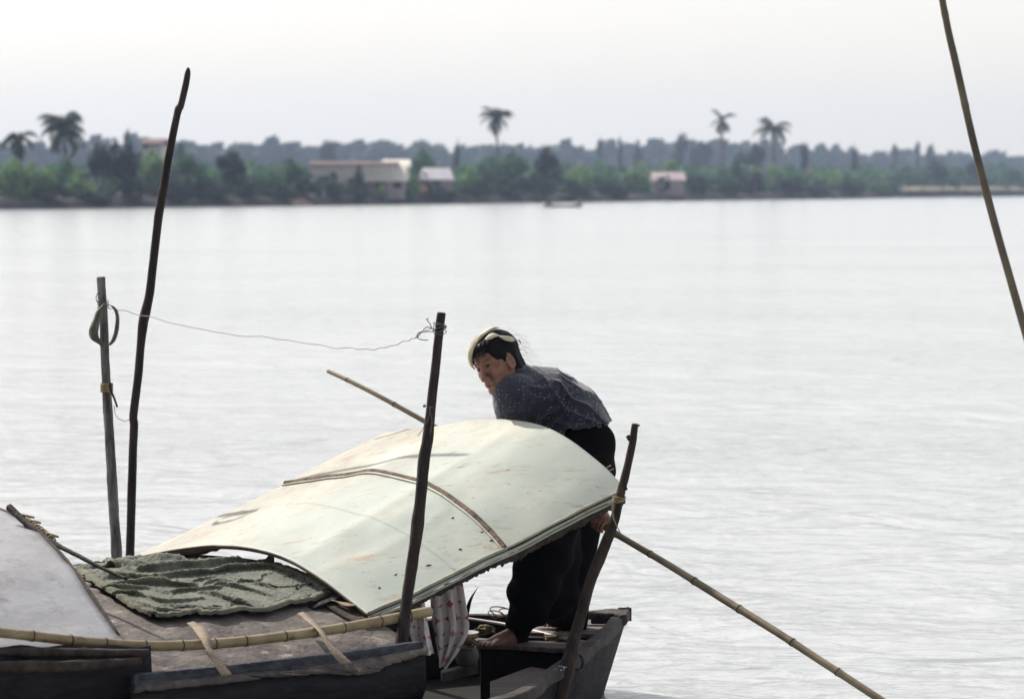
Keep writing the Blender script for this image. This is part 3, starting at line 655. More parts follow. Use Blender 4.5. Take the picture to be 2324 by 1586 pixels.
# inner lining, dark
g = G()
for S, far in ((NS, False), (FS, True)):
    sh = (V if far else -V)*0.03
    g.grid(lambda a, b: (Vector(S[round(a*59)]) - EZ*0.02 + sh - U*0.03).lerp(chine(S[round(a*59)], far) + sh + EZ*0.1, b), 60, 3, far)
g.obj('lining', M['hull_in'], boat)
for S in (NS, FS):
    g = G(); pts = [Vector(q) + EZ*0.012*noise.noise(Vector(q)*4) for q in S]
    vs = []; 
    for i, p in enumerate(pts):
        t = (pts[min(i+1, 59)] - pts[max(i-1, 0)]); t.z = 0; t.normalize(); s = t.cross(EZ)
        wdt = 0.026 + 0.006*noise.noise(p*6)
        vs += [p - s*wdt - EZ*0.035, p + s*wdt - EZ*0.035, p + s*wdt + EZ*0.012, p - s*wdt + EZ*0.012]
    fs = [(i*4 + j, i*4 + (j+1) % 4, (i+1)*4 + (j+1) % 4, (i+1)*4 + j) for i in range(59) for j in range(4)] + [(0, 1, 2, 3)]
    g.add(vs, fs); o = g.obj('gunwale', M['rail'], boat, True); bevel(o, 0.006)
    o.data.polygons.foreach_set('use_smooth', [False]*len(o.data.polygons))
# bow cap: humped breast hook at the tip
g = G()
cap = [PZ(x, y, .352) for x, y in ((1340, 1402), (1352, 1396), (1372, 1391), (1392, 1390), (1424, 1394), (1423, 1404), (1408, 1406), (1392, 1401), (1370, 1402))]
g.prism([(p.x, p.y) for p in cap], 0.325, 0.372); o = g.obj('bow_cap', M['rail'], boat, False); bevel(o, 0.006)
def board(px_poly, z, th, name, m, parent=boat):
    g = G(); pts = [PZ(x, y, z) for x, y in px_poly]; g.prism([(p.x, p.y) for p in pts], z - th, z); o = g.obj(name, M[m], parent, False); bevel(o, 0.004); return o
board([(1190, 1405), (1300, 1404), (1397, 1407), (1384, 1417), (1290, 1417), (1190, 1415)], .300, .02, 'deck_board', 'deck')
board([(1190, 1419), (1290, 1420), (1380, 1421), (1352, 1438), (1265, 1437), (1190, 1433)], .300, .02, 'deck_board', 'deck')
board([(1180, 1441), (1345, 1443), (1336, 1447), (1180, 1446)], .285, .05, 'deck_beam', 'hull_in')
board([(1040, 1406), (1185, 1411), (1185, 1417), (1040, 1412)], .25, .10, 'deck_beam', 'hull_in')
board([(1075, 1446), (1180, 1452), (1370, 1459), (1347, 1473), (1250, 1470), (1160, 1463), (1075, 1462)], .305, .02, 'cross_board', 'deck')
board([(1090, 1464), (1200, 1468), (1340, 1474), (1325, 1480), (1090, 1470)], .28, .22, 'bulkhead', 'hull_in')
board([(1112, 1545), (1205, 1511), (1300, 1528), (1255, 1560), (1200, 1600), (1112, 1600)], .23, .02, 'floor_board', 'deck')
board([(1000, 1519), (1083, 1500), (1086, 1506), (1004, 1526)], .26, .04, 'floor_beam', 'rail')

# ---- objects lying in the bow
pts, rd = limb_px([(1048, 1401, 12.1, 6), (1150, 1417, 11.95, 8), (1250, 1441, 11.75, 9), (1345, 1461, 11.6, 10)], 24)
g = G(); g.tube(pts, rd, 8); g.top('oar', M['silver'], 'bleached oar shaft lying across the bow behind her legs', 'oar')
def bundle(px0, px1, py, Y, n, m, nm, lab, cat, hgt=0.035, seed=1, lean=0.0):
    rnd = random.Random(seed); g = G()
    for i in range(n):
        a = P(px0 + rnd.uniform(-6, 6), py + rnd.uniform(-hgt*550/2, hgt*550/2), Y + rnd.uniform(-.06, .06)); b = P(px1 + rnd.uniform(-8, 8), py + rnd.uniform(-hgt*550/2, hgt*550/2) + lean, Y + rnd.uniform(-.06, .06))
        mid = (a + b)/2 + Vector((rnd.uniform(-.02, .02), 0, rnd.uniform(0, .02)))
        g.tube([a, mid, b], [0.005, 0.006, 0.004], 5)
    return g.top(nm, M[m], lab, cat)
bundle(1242, 1312, 1447, 11.75, 26, 'straw', 'twig_bundle', 'bundle of short dry sticks on the cross board behind the right post', 'bundle')
bundle(1075, 1120, 1440, 11.9, 16, 'straw', 'straw_wisp', 'untidy wisp of straw in front of the toes of her near foot', 'straw', 0.03, 4, -12)
bundle(1042, 1078, 1452, 11.3, 14, 'string', 'palm_leaf_bundle', 'pale bundle of leaves lying beside the hanging star cloth', 'bundle', 0.05, 6, 6)
# loops of dry vine on the far gunwale
g = G(); rnd = random.Random(9)
for k in range(7):
    c = P(1128 + k*14, 1402 + rnd.uniform(-3, 3), 12.33); r = rnd.uniform(0.02, 0.05)
    g.tube([c + Vector((math.cos(a)*r*1.3, math.sin(a)*0.02, abs(math.sin(a*0.7))*r)) for a in [j*0.5 for j in range(11)]], 0.003, 5)
g.top('dry_vine', M['straw'], 'tangled loops of dry vine on the far gunwale behind her', 'vine')
# curved leaf / blade sticking up behind the star cloth
g = G(); s = spline([(1050, 1425, 11.9, 14), (1058, 1395, 11.9, 12), (1068, 1360, 11.88, 7), (1084, 1333, 11.86, 1)], 16)
vs = []
for a in s:
    c = P(a[0], a[1], a[2]); w_ = a[3]*0.5*a[2]/PPR; vs += [c + Vector((-w_, 0, 0)), c + Vector((w_, 0, 0)), c + Vector((w_*0.6, 0.012, 0)), c + Vector((-w_*0.6, 0.012, 0))]
g.add(vs, [(i*4 + j, i*4 + (j+1) % 4, (i+1)*4 + (j+1) % 4, (i+1)*4 + j) for i in range(15) for j in range(4)])
g.top('anchor_blade', M['hull'], 'curved grey pointed blade sticking up behind the star-patterned cloth', 'blade')
# clay pot
def lathe(c, prof, n=24):
    g = G(); vs = [c + Vector((a*math.cos(t*2*math.pi/n), a*math.sin(t*2*math.pi/n), b)) for a, b in prof for t in range(n)]
    g.add(vs, [(i*n + j, i*n + (j+1) % n, (i+1)*n + (j+1) % n, (i+1)*n + j) for i in range(len(prof)-1) for j in range(n)] + [tuple(reversed(range(n)))]); return g
c = P(1060, 1512, 11.2); lathe(c, [(0.025, 0), (0.042, 0.016), (0.050, 0.042), (0.046, 0.066), (0.036, 0.076), (0.04, 0.082), (0.034, 0.082), (0.032, 0.07)]).top('clay_pot', M['clay'], 'small grey round pot in the hull below the star cloth', 'pot')
c = P(1058, 1450, 11.5); lathe(c, [(0.02, 0), (0.045, 0.015), (0.055, 0.03), (0.05, 0.03), (0.02, 0.008)]).top('bowl', M['silver'], 'small pale bowl behind the grey pot', 'bowl')
# chain on the near gunwale
g = G(); cpts = spline([(1235, 1552, 10.45), (1262, 1535, 10.5), (1285, 1520, 10.62), (1292, 1500, 10.7), (1310, 1497, 10.8)], 18)
for i, q in enumerate(cpts):
    c = P(*q); a = 0 if i % 2 else math.pi/2; r = 0.009
    g.tube([c + Vector((math.cos(t)*r*1.4, math.sin(t)*r*math.cos(a), math.sin(t)*r*math.sin(a) + 0.022)) for t in [j*2*math.pi/10 for j in range(11)]], 0.0028, 6)
g.top('chain', M['chain'], 'short shiny chain lying on the gunwale beside the right post', 'chain')
# iron ring round post foot
g = G(); c = P(1312, 1500, 10.78); g.tube([c + Vector((math.cos(t)*0.02, -0.02 + math.sin(t)*0.01, math.sin(t)*0.028)) for t in [j*2*math.pi/24 for j in range(25)]], 0.007, 8)
g.top('mooring_ring', M['plank'], 'dark mooring ring on the outer bow beside the right post', 'ring')

# ================================================================== HOOD (lower arched roof)
ARC = [(962, 1500, 9.985), (948, 1474, 10.01), (900, 1443, 10.1), (835, 1405, 10.25), (740, 1350, 10.5), (620, 1299, 10.8), (480, 1280, 11.2), (330, 1285, 11.6), (200, 1303, 11.95)]
AP = [P(*a) for a in ARC]
def arc_pt(A, t):
    k = t*(len(A)-1); s = spline([tuple(p) for p in A], 121); i = min(int(t*120), 119); f = t*120 - i
    return Vector(s[i]*(1-f) + s[i+1]*f)
_arcs = {}
def arcS(A, key):
    if key not in _arcs: _arcs[key] = [Vector(q) for q in spline([tuple(p) for p in A], 121)]
    return _arcs[key]
def arc_at(key, t):
    S = _arcs[key]; x = max(0, min(1, t))*120; i = min(int(x), 119); return S[i].lerp(S[i+1], x - i)
arcS(AP, 'hood')
def hood_pt(a, t, lift=0.0):       # a metres back along the boat
    p = arc_at('hood', t) - U*a
    n = Vector((0, 0, 1))
    return p + EZ*(lift + 0.010*noise.noise(Vector((a*2.5, t*5, 0))) + 0.005*noise.noise(Vector((a*8, t*16, 4))))
hood = thing('arched_hood', (-1.4, 10.2, 0.36), 'low arched boat roof of grey-brown matting under the green blanket', 'boat roof')
g = G(); g.grid(lambda a, b: hood_pt(a*2.9, b), 70, 90, True); o = g.obj('mat_panel', M['mat_grey'], hood); thick(o, 0.012, 0)
hood_bvh = BVHTree.FromPolygons([tuple(v) for v in g.v], g.f)
def edge_of(t): # left tan panel: boundary follows its own arched edge
    return 1.02 + 0.03*math.sin(t*9)
g = G(); g.grid(lambda a, b: hood_pt(edge_of(b) + a*1.9, b, 0.018), 50, 90, True); o = g.obj('mat_panel', M['mat_tan'], hood); thick(o, 0.010, 0)
# dark end band with notch and its brown inner side
g = G(); g.grid(lambda a, b: hood_pt(0.10 - 0.12*a, 0.30 + b*0.67, 0.016 + 0.012*a), 5, 90, True); o = g.obj('end_band', M['mat_dark'], hood); thick(o, 0.012, 0)
g = G(); c = arc_at('hood', 0.645)
vs = [P(585, 1290, 10.85), P(645, 1300, 10.75), P(622, 1288, 10.8), P(620, 1257, 10.82), P(612, 1259, 10.83), P(605, 1268, 10.85), P(585, 1272, 10.88)]
g.add(vs, [tuple(range(7))]); o = g.obj('torn_flap', M['under'], hood, False); thick(o, 0.01, 0)
# inner ribs of the hood
for a in (0.05, 0.75, 1.5):
    g = G(); g.tube([hood_pt(a, t/40, -0.03) for t in range(41)], 0.012, 6); g.obj('rib', M['hull_in'], hood)
# ragged lower matting beneath plank, with a dark side board below it
RAG = spline([(300, 1570, 9.14), (480, 1552, 9.33), (678, 1530, 9.55), (780, 1530, 9.67), (843, 1527, 9.75), (877, 1511, 9.80), (922, 1496, 9.87), (966, 1481, 9.93)], 120)
PLK = spline([(300, 1545, 9.19), (480, 1527, 9.38), (650, 1508, 9.57), (800, 1490, 9.77), (966, 1466, 9.97)], 120)
g = G(); vs = []
for i in range(120):
    a = P(*PLK[i]); b = P(RAG[i][0], RAG[i][1] + 5*noise.noise(Vector((i*0.35, 1, 0))) + 3*noise.noise(Vector((i*1.1, 4, 0))), RAG[i][2])
    m1 = (a*2 + b)/3 + V*0.012; m2 = (a + b*2)/3 + V*0.016 + EZ*0.003*math.sin(i*0.8)
    vs += [a, m1, m2, b]
g.add(vs, [(i*4 + j, i*4 + j+1, (i+1)*4 + j+1, (i+1)*4 + j) for i in range(119) for j in range(3)])
o = g.obj('ragged_edge', M['mat_grey'], hood); thick(o, 0.006, 1)
g = G(); vs = []
for i in range(120):
    c = P(RAG[i][0], RAG[i][1] - 12, RAG[i][2] - 0.0) - V*0.016; vs += [c, c - EZ*0.07 + V*0.012, c - EZ*0.15 + V*0.01, c - EZ*0.2 - V*0.02]
g.add(vs, [(i*4 + j, i*4 + j+1, (i+1)*4 + j+1, (i+1)*4 + j) for i in range(119) for j in range(3)])
o = g.obj('side_board', M['tarred'], hood); thick(o, 0.012, 0)
g = G(); vs = []
for i in range(30):
    c = P(-120 + 470*i/29, 1468 + 3*math.sin(i), 8.82 + 0.46*i/29) - V*0.03; vs += [c, c - EZ*0.12 + V*0.01, c - EZ*0.3]
g.add(vs, [(i*3 + j, i*3 + j+1, (i+1)*3 + j+1, (i+1)*3 + j) for i in range(29) for j in range(2)])
o = g.obj('side_board', M['tarred'], hood); thick(o, 0.012, 0)

# plank along the hood
g = G(); s = spline([(300, 1545, 9.17), (480, 1527, 9.36), (650, 1508, 9.55), (800, 1490, 9.75), (957, 1467, 9.95)], 40); vs = []
for i, a in enumerate(s):
    c = P(*a); h_ = 0.024 + 0.002*noise.noise(Vector((i*0.5, 0, 0))); w_ = 0.014
    n1 = V*w_; vs += [c - n1 - EZ*h_, c + n1 - EZ*h_, c + n1 + EZ*h_, c - n1 + EZ*h_]
g.add(vs, [(i*4 + j, i*4 + (j+1) % 4, (i+1)*4 + (j+1) % 4, (i+1)*4 + j) for i in range(39) for j in range(4)] + [(0, 3, 2, 1), (156, 157, 158, 159)])
o = g.top('side_plank', M['plank'], 'blue-black weathered plank lying along the lower edge of the matting roof', 'plank', smooth=False); bevel(o, 0.005)

# bamboo along the hood
def bamboo(lst, n, node_every, mname, nm, lab, cat='bamboo pole', knotr=0.10, seed=0):
    pts, rd = limb_px(lst, n); L = 0; ls = [0]
    for i in range(1, n): L += (pts[i] - pts[i-1]).length; ls.append(L)
    rnd = random.Random(seed); kn = []; x = node_every*0.5
    while x < L: kn.append(x); x += node_every*rnd.uniform(0.85, 1.15)
    t = thing(nm, bbox_base(pts), lab, cat)
    g = G(); g.tube(pts, rd, 14, knots=[(k, knotr, 0.010) for k in kn], rough=0.02, seed=seed); g.obj('culm', M[mname], t)
    for k in kn:
        i = min(range(n), key=lambda j: abs(ls[j] - k)); i = max(1, min(n-2, i)); d = (pts[i+1] - pts[i-1]).normalized(); c = pts[i]
        g = G(); g.tube([c - d*0.0022, c + d*0.0022], [rd[i]*(1.04 + knotr)]*2, 14); g.obj('node_ring', M['node'], t)
    return t
bamboo([(-60, 1428, 8.95, 24), (60, 1441, 9.05, 24), (200, 1456, 9.2, 24), (345, 1465, 9.35, 24), (500, 1459, 9.5, 24), (640, 1444, 9.66, 23), (760, 1427, 9.82, 23), (860, 1409, 9.96, 23), (975, 1387, 10.13, 24)], 220, 0.145, 'bamboo', 'bamboo_pole', 'thick yellow bamboo pole lying along the side of the matting roof', seed=3)
# dark battens at bottom left under the bamboo
for (lst, lab) in (([(-40, 1478, 8.95, 20), (120, 1480, 9.05, 22), (335, 1482, 9.25, 20)], 'dark split log directly under the left end of the yellow bamboo'),
                   ([(-40, 1512, 8.9, 26), (120, 1512, 9.0, 28), (318, 1500, 9.2, 18)], 'lower dark split log in the bottom left corner')):
    pts, rd = limb_px(lst, 40); g = G(); g.tube(pts, rd, 10, rough=0.25, seed=len(lab)); g.top('split_log', M['mat_dark'], lab, 'log')

# blanket draped over hood
def cast(px, py, lift=0.0, fallback=10.6):
    d = ray(px, py).normalized(); o = Vector((0, 0, CZ)); h = hood_bvh.ray_cast(o, d)
    if h[0] is None: return None
    return h[0] + EZ*lift
BTOP = spline([(165, 1292), (230, 1285), (300, 1284), (380, 1284), (470, 1285), (545, 1290), (590, 1299), (640, 1311), (690, 1329), (742, 1360)], 60)
BBOT = spline([(198, 1325), (225, 1345), (265, 1370), (300, 1392), (350, 1414), (440, 1408), (520, 1402), (600, 1398), (670, 1378), (742, 1361)], 60)
def blanket_pt(a, b):
    i = min(int(a*59), 58); f = a*59 - i; T = BTOP[i]*(1-f) + BTOP[i+1]*f; B = BBOT[i]*(1-f) + BBOT[i+1]*f
    q = T*(1-b) + B*b; p = None; k = 0
    while p is None and k < 60: p = cast(q[0], q[1] + k*1.0, 0); k += 1
    if p is None: p = P(q[0], q[1], 10.8)
    return p
gb = [[blanket_pt(i/199, j/119) for j in range(120)] for i in range(200)]
# a small cloth relaxation: the cloth is larger than the place it lies in, so it buckles into folds
def relax(Q, base, stretch, iters, bend, seed, grav=0.00012, noise_a=0.004):
    n, m, _ = Q.shape; rng = np.random.default_rng(seed); X = Q.copy(); rest = {}
    inner = np.zeros((n, m, 1)); inner[1:-1, 1:-1] = 1
    X[..., 2:3] += rng.random((n, m, 1))*noise_a*inner; V_ = np.zeros_like(X)
    offs = [(1, 0), (0, 1), (1, 1), (1, -1), (2, 0), (0, 2)]
    def sl(di, dj, c):
        ii, jj = np.meshgrid(np.arange(n), np.arange(m), indexing='ij')
        ok = (ii + di < n) & (jj + dj < m) & (jj + dj >= 0)
        col = (ii//max(di, 1)) % 2 if di else (jj//max(dj, 1)) % 2
        k = ok & (col == c); a = np.stack([ii[k], jj[k]]); return a[0], a[1], a[0] + di, a[1] + dj
    cons = []
    for di, dj in offs:
        for c in (0, 1):
            a0, a1, b0, b1 = sl(di, dj, c); r = np.linalg.norm(Q[b0, b1] - Q[a0, a1], axis=1, keepdims=True)*stretch
            cons.append((a0, a1, b0, b1, r, 0.5 if di + abs(dj) == 1 else (0.25 if abs(dj) == 1 and di == 1 else bend)))
    w = inner
    for it in range(iters):
        V_ *= 0.90; V_[..., 2] -= grav; Y0 = X.copy(); X = X + V_*inner
        for a0, a1, b0, b1, r, k in cons:
            d = X[b0, b1] - X[a0, a1]; L_ = np.linalg.norm(d, axis=1, keepdims=True) + 1e-9; c = d/L_*(L_ - r)*k
            X[a0, a1] += c*w[a0, a1]; X[b0, b1] -= c*w[b0, b1]
        zb = base(X[..., 0], X[..., 1]); X[..., 2] = np.where(inner[..., 0] > 0, np.maximum(X[..., 2], zb + 0.030), X[..., 2])
        X[..., 2] = np.minimum(X[..., 2], zb + 0.075); V_ = np.clip(X - Y0, -0.01, 0.01)
    return X
Q0 = np.array([[tuple(gb[min(199, round(i*199/63))][min(119, round(j*119/43))]) for j in range(44)] for i in range(64)])
cx, cy = Q0[..., 0].mean(), Q0[..., 1].mean()
def basis(x, y): u_, v_ = x - cx, y - cy; return np.stack([u_**i_*v_**j_ for i_ in range(5) for j_ in range(5 - i_)], -1)
coef, *_ = np.linalg.lstsq(basis(Q0[..., 0], Q0[..., 1]).reshape(-1, 15), Q0[..., 2].ravel(), rcond=None)
def base_z(x, y): return basis(x, y) @ coef
Q0[..., 2] = np.maximum(Q0[..., 2], base_z(Q0[..., 0], Q0[..., 1])) + 0.034
X1 = relax(Q0, base_z, 1.12, 135, 0.03, 1, noise_a=0.03)
def upsample(X, n2, m2):
    n, m, _ = X.shape; a = np.linspace(0, n-1, n2); b = np.linspace(0, m-1, m2)
    def cub(A, t):
        i = np.clip(t.astype(int), 0, A.shape[0]-2); f = (t - i).reshape(-1, *([1]*(A.ndim-1)))
        p0 = A[np.maximum(i-1, 0)]; p1 = A[i]; p2 = A[i+1]; p3 = A[np.minimum(i+2, A.shape[0]-1)]
        return 0.5*(2*p1 + (p2-p0)*f + (2*p0-5*p1+4*p2-p3)*f*f + (3*p1-p0-3*p2+p3)*f**3)
    Y = cub(X, a); return np.swapaxes(cub(np.swapaxes(Y, 0, 1), b), 0, 1)
X2 = relax(upsample(X1, 180, 116), base_z, 1.04, 45, 0.15, 2, noise_a=0.003)
print('CLOTH', (X1[..., 2] - base_z(X1[..., 0], X1[..., 1])).std(), (X2[..., 2] - base_z(X2[..., 0], X2[..., 1])).mean(), (X2[..., 2] - base_z(X2[..., 0], X2[..., 1])).std())
g = G(); g.grid(lambda a, b: Vector(X2[round(a*179), round(b*115)].tolist()) + EZ*0.0012*math.sin(a*330), 180, 116, True)
blk = thing('blanket', bbox_base(g.v), 'crumpled olive green quilted blanket spread over the matting roof', 'blanket')
o = g.obj('cloth', M['blanket'], blk)
# hem: raised band round bottom and left edges
def strip_on(pxs, width, lift, seed=0, n=90):
    S = spline(pxs, n); vs = []
    for i, q in enumerate(S):
        p = None; k = 0
        while p is None and k < 80: p = cast(q[0], q[1] + k, lift); k += 1
        if p is None: p = P(q[0], q[1], 10.4)
        vs.append(p)
    return vs
def hem(pxs, wpx, lift, name):
    a = strip_on(pxs, 0, lift); g = G(); vs = []
    for i, p in enumerate(a):
        t = (a[min(i+1, len(a)-1)] - a[max(i-1, 0)]).normalized(); s = t.cross(EZ).normalized(); wv = 0.020 + 0.005*noise.noise(Vector((i*0.2, 0, 0)))
        up = EZ*(0.008*noise.noise(Vector((i*0.35, 0, 2))))
        vs += [p - s*wv + up - EZ*0.018, p - s*wv*0.9 + up - EZ*0.006, p + up - EZ*0.002, p + s*wv*0.9 + up - EZ*0.006, p + s*wv + up - EZ*0.018]
    n = len(a); g.add(vs, [(i*5 + j, i*5 + j+1, (i+1)*5 + j+1, (i+1)*5 + j) for i in range(n-1) for j in range(4)])
    return g.obj(name, M['blanket_hem'], blk)
hem([(186, 1312), (205, 1322), (232, 1343), (270, 1366), (305, 1390), (352, 1412)], 8, 0.042, 'hem')
hem([(352, 1412), (395, 1412), (440, 1403), (490, 1408), (540, 1398), (600, 1400), (650, 1384), (705, 1376), (742, 1360)], 8, 0.042, 'hem')
hem([(742, 1360), (715, 1340), (690, 1322), (672, 1314), (640, 1306), (590, 1290)], 8, 0.046, 'hem')

# straps over bamboo
def strap(lst, lab, wid=0.028, seed=0):
    S = spline(lst, 30); vs = []; g = G()
    pts = [P(q[0], q[1], q[2]) for q in S]
    for i, p in enumerate(pts):
        w_ = S[i][3]*0.5*S[i][2]/PPR; tw = 0.5*math.sin(i*0.22 + seed)
        s = Vector((math.cos(tw), math.sin(tw)*0.6, 0.25*math.sin(tw*2)))
        vs += [p - s*w_, p - Vector((0, 0.004, 0)), p + s*w_]
    g.add(vs, [(i*3 + j, (i+1)*3 + j, (i+1)*3 + j+1, i*3 + j+1) for i in range(29) for j in range(2)])
    o = g.top('cloth_strap', M['strap'], lab, 'strap', 'cloth straps hanging from the blanket'); thick(o, 0.004, 0); return o
strap([(432, 1412, 9.75, 16), (450, 1425, 9.62, 24), (463, 1445, 9.44, 26), (472, 1470, 9.36, 18), (492, 1500, 9.32, 22), (515, 1532, 9.28, 24)], 'left tan cloth strap hanging over the yellow bamboo from the blanket', seed=1)
strap([(682, 1390, 10.0, 14), (706, 1410, 9.86, 20), (728, 1432, 9.69, 18), (745, 1460, 9.62, 16), (766, 1485, 9.58, 22), (786, 1505, 9.56, 24)], 'right tan cloth strap hanging over the yellow bamboo near the bare post', seed=2)
strap([(745, 1362, 10.35, 10), (765, 1364, 10.3, 16), (785, 1370, 10.26, 20), (800, 1374, 10.22, 16)], 'short torn tan cloth end beside the lower corner of the pale canopy', seed=3)
g = G(); a, b = P(706, 1392, 10.28), P(786, 1360, 10.38); d = (b-a).normalized(); s = d.cross(EZ).normalized()
g.box((a+b)/2 + EZ*0.02, d*(b-a).length/2, s*0.02, EZ*0.006); o = g.top('batten', M['hull'], 'short grey wooden batten lying at the corner of the blanket', 'batten', smooth=False); bevel(o, 0.002)

# ---- blue-grey sheet at left
AL = [P(*a) for a in ((292, 1478, 9.28), (272, 1448, 9.34), (215, 1360, 9.6), (165, 1290, 9.86), (110, 1230, 10.15), (55, 1186, 10.5), (-20, 1150, 10.9), (-120, 1135, 11.35), (-230, 1150, 11.8))]
arcS(AL, 'left')
sheet = thing('arched_sheet', (-2.0, 9.9, 0.4), 'blue-grey arched roofing sheet at the left edge of the picture', 'boat roof')
g = G(); g.grid(lambda a, b: arc_at('left', b) - U*a*1.7 + EZ*(a*0.10 + 0.012*noise.noise(Vector((a*3, b*6, 7))) + 0.004*noise.noise(Vector((a*12, b*18, 7)))), 50, 70, True)
o = g.obj('sheet_panel', M['sheet_blue'], sheet); thick(o, 0.006, 0)
g = G(); g.tube([arc_at('left', t/60) + EZ*0.004 for t in range(8, 57)], 0.006, 6, rough=0.4, seed=4); g.obj('edge_cord', M['mat_dark'], sheet)
pts, rd = limb_px([(20, 1150, 10.45, 16), (55, 1182, 10.38, 17), (90, 1207, 10.3, 17), (122, 1232, 10.22, 13), (180, 1262, 10.1, 10), (235, 1290, 10.0, 9), (287, 1313, 9.92, 8)], 60)
stick = thing('lashed_stick', bbox_base(pts), 'dark stick bound with twine leaning over the left end of the blanket', 'stick')
g = G(); g.tube(pts, rd, 10, rough=0.2, seed=2); g.obj('stick', M['bark'], stick)
g = G(); rnd = random.Random(2)
for k in range(9):
    i = 12 + k*2; g.tube([pts[i] + Vector((math.cos(t)*0.017, 0.010*math.sin(t*0.5), math.sin(t)*0.02)) for t in [j*0.6 for j in range(12)]], 0.003, 5)
for k in range(5):
    a = pts[8 + k*4] + EZ*0.014; g.tube([a, a + Vector((0.05, 0, -0.03 + rnd.uniform(-.01, .02)))], [0.006, 0.004], 5)
g.obj('binding', M['string'], stick)

# ================================================================== RAISED PALE CANOPY
CL = [(835, 1395), (790, 1360), (745, 1325), (700, 1295), (660, 1272), (620, 1256), (580, 1246), (540, 1240), (500, 1238), (470, 1238), (425, 1243), (380, 1250), (335, 1259), (290, 1268)]
CRr = [(1417, 1112), (1380, 1071), (1330, 1029), (1290, 1000), (1250, 978), (1210, 965), (1160, 957), (1115, 955), (1080, 955), (1045, 962), (1000, 970), (955, 975), (910, 980), (868, 988)]
def fracs(L_):
    return [(L_[0][0] - a[0])/(L_[0][0] - L_[-1][0]) for a in L_]
LP_ = [P(a[0], a[1], 10.16 + 1.28*f) for a, f in zip(CL, fracs(CL))]
RP_ = [P(a[0], a[1], 10.90 + 1.28*f) for a, f in zip(CRr, fracs(CRr))]
arcS(LP_, 'cl'); arcS(RP_, 'cr')
def can(a, b, lift=0.0):
    p = arc_at('cl', b).lerp(arc_at('cr', b), a)
    e = min(1, min(a, 1-a)*14)
    sag = -0.010*math.sin(a*math.pi)
    n = 0.011*noise.noise(Vector((a*3.2, b*4, 11))) + 0.004*noise.noise(Vector((a*8, b*9, 3)))
    crease = 0.004*max(0, 1 - abs((b - 0.30 - 0.12*a)/0.04)) + 0.003*max(0, 1 - abs((b - 0.18 - 0.5*(a-0.25)**2)/0.03))*(1 if a < 0.5 else 0)
    return p + EZ*(lift + sag + (n + crease)*e)
canopy = thing('raised_canopy', (-0.3, 10.9, 0.6), 'large arched pale green painted canopy tilted up over the sampan', 'canopy')
def seam(b): return 0.517 + 0.083*b
g = G(); g.grid(lambda a, b: can(a*(seam(b) + 0.01), b), 60, 100, True); o = g.obj('canopy_sheet', M['paint'], canopy, uv=True); thick(o, 0.004, 0)
canopy_lower = o
g = G(); g.grid(lambda a, b: can(seam(b) - 0.012 + a*(1 - seam(b) + 0.012), b, 0.007), 60, 100, True); o = g.obj('canopy_sheet', M['paint'], canopy, uv=True); thick(o, 0.004, 0)
# brown inner lining below both
g = G(); g.grid(lambda a, b: can(0.003 + a*0.990, 0.006 + b*0.988, -0.012), 60, 60, False); o = g.obj('lining', M['under'], canopy); thick(o, 0.006, 0)
# seam strip
g = G(); vs = []
for i in range(101):
    b = i/100; w0 = 0.005 + 0.005*max(0, 0.5 - b)*2 + 0.0015*noise.noise(Vector((i*0.4, 0, 0)))
    for da, l in ((-w0, 0.006), (-w0*0.4, 0.018), (w0*0.5, 0.019), (w0, 0.010)): vs.append(can(seam(b) + da, b, l + 0.001*noise.noise(Vector((i, da*99, 0)))))
g.add(vs, [(i*4 + j, (i+1)*4 + j, (i+1)*4 + j+1, i*4 + j+1) for i in range(100) for j in range(3)])
g.obj('seam_strip', M['rusty'], canopy)
# edge battens: two pale lines
for (b0, dz, r, m) in ((0.004, 0.006, 0.0055, 'paint_edge'), (0.0, -0.010, 0.006, 'paint'), (0.0, -0.024, 0.0055, 'paint_edge')):
    g = G(); g.tube([can(i/70, b0, dz) + V*0.004 for i in range(71)], r, 6, rough=0.35, seed=dz*100); g.obj('edge_batten', M[m], canopy)
# ragged dark fringe under the near edge
g = G(); vs = []; nn = 240
for i in range(nn+1):
    a = i/nn; p = can(a, 0.0, -0.028) + V*0.002; dr = 0.016 + 0.012*noise.noise(Vector((a*20, 0, 0))) + 0.010*noise.noise(Vector((a*110, 0, 3))) + (0.010 if a > 0.5 else 0)
    vs += [p, p - EZ*max(0.004, dr)]
g.add(vs, [(i*2, i*2+1, i*2+3, i*2+2) for i in range(nn)]); o = g.obj('fringe', M['mat_dark'], canopy); thick(o, 0.010, 0)
# thin dark edge of left arch
g = G(); g.tube([can(0.0, i/80, -0.002) for i in range(81)], 0.004, 5, rough=0.3); g.obj('end_edge', M['under'], canopy)
# inner frame hoops
for a in (0.30, 0.55, 0.93):
    g = G(); g.tube([can(a, 0.01 + 0.98*i/40, -0.028) for i in range(41)], 0.010, 6); g.obj('hoop', M['hull_in'], canopy)
g = G(); vs = []
for i in range(41):
    b = 0.60 + 0.385*i/40; dr = 0.040*math.sin(min(1, (i/40)*1.6)*math.pi/2)*(1 - 0.75*(i/40)**3) + 0.008*noise.noise(Vector((i*0.4, 0, 0)))
    vs += [can(0.004, b, -0.004), can(0.03, b, -0.012 - max(0.002, dr))]
g.add(vs, [(i*2, i*2+1, i*2+3, i*2+2) for i in range(40)]); o = g.obj('torn_lining', M['under'], canopy); thick(o, 0.006, 0)
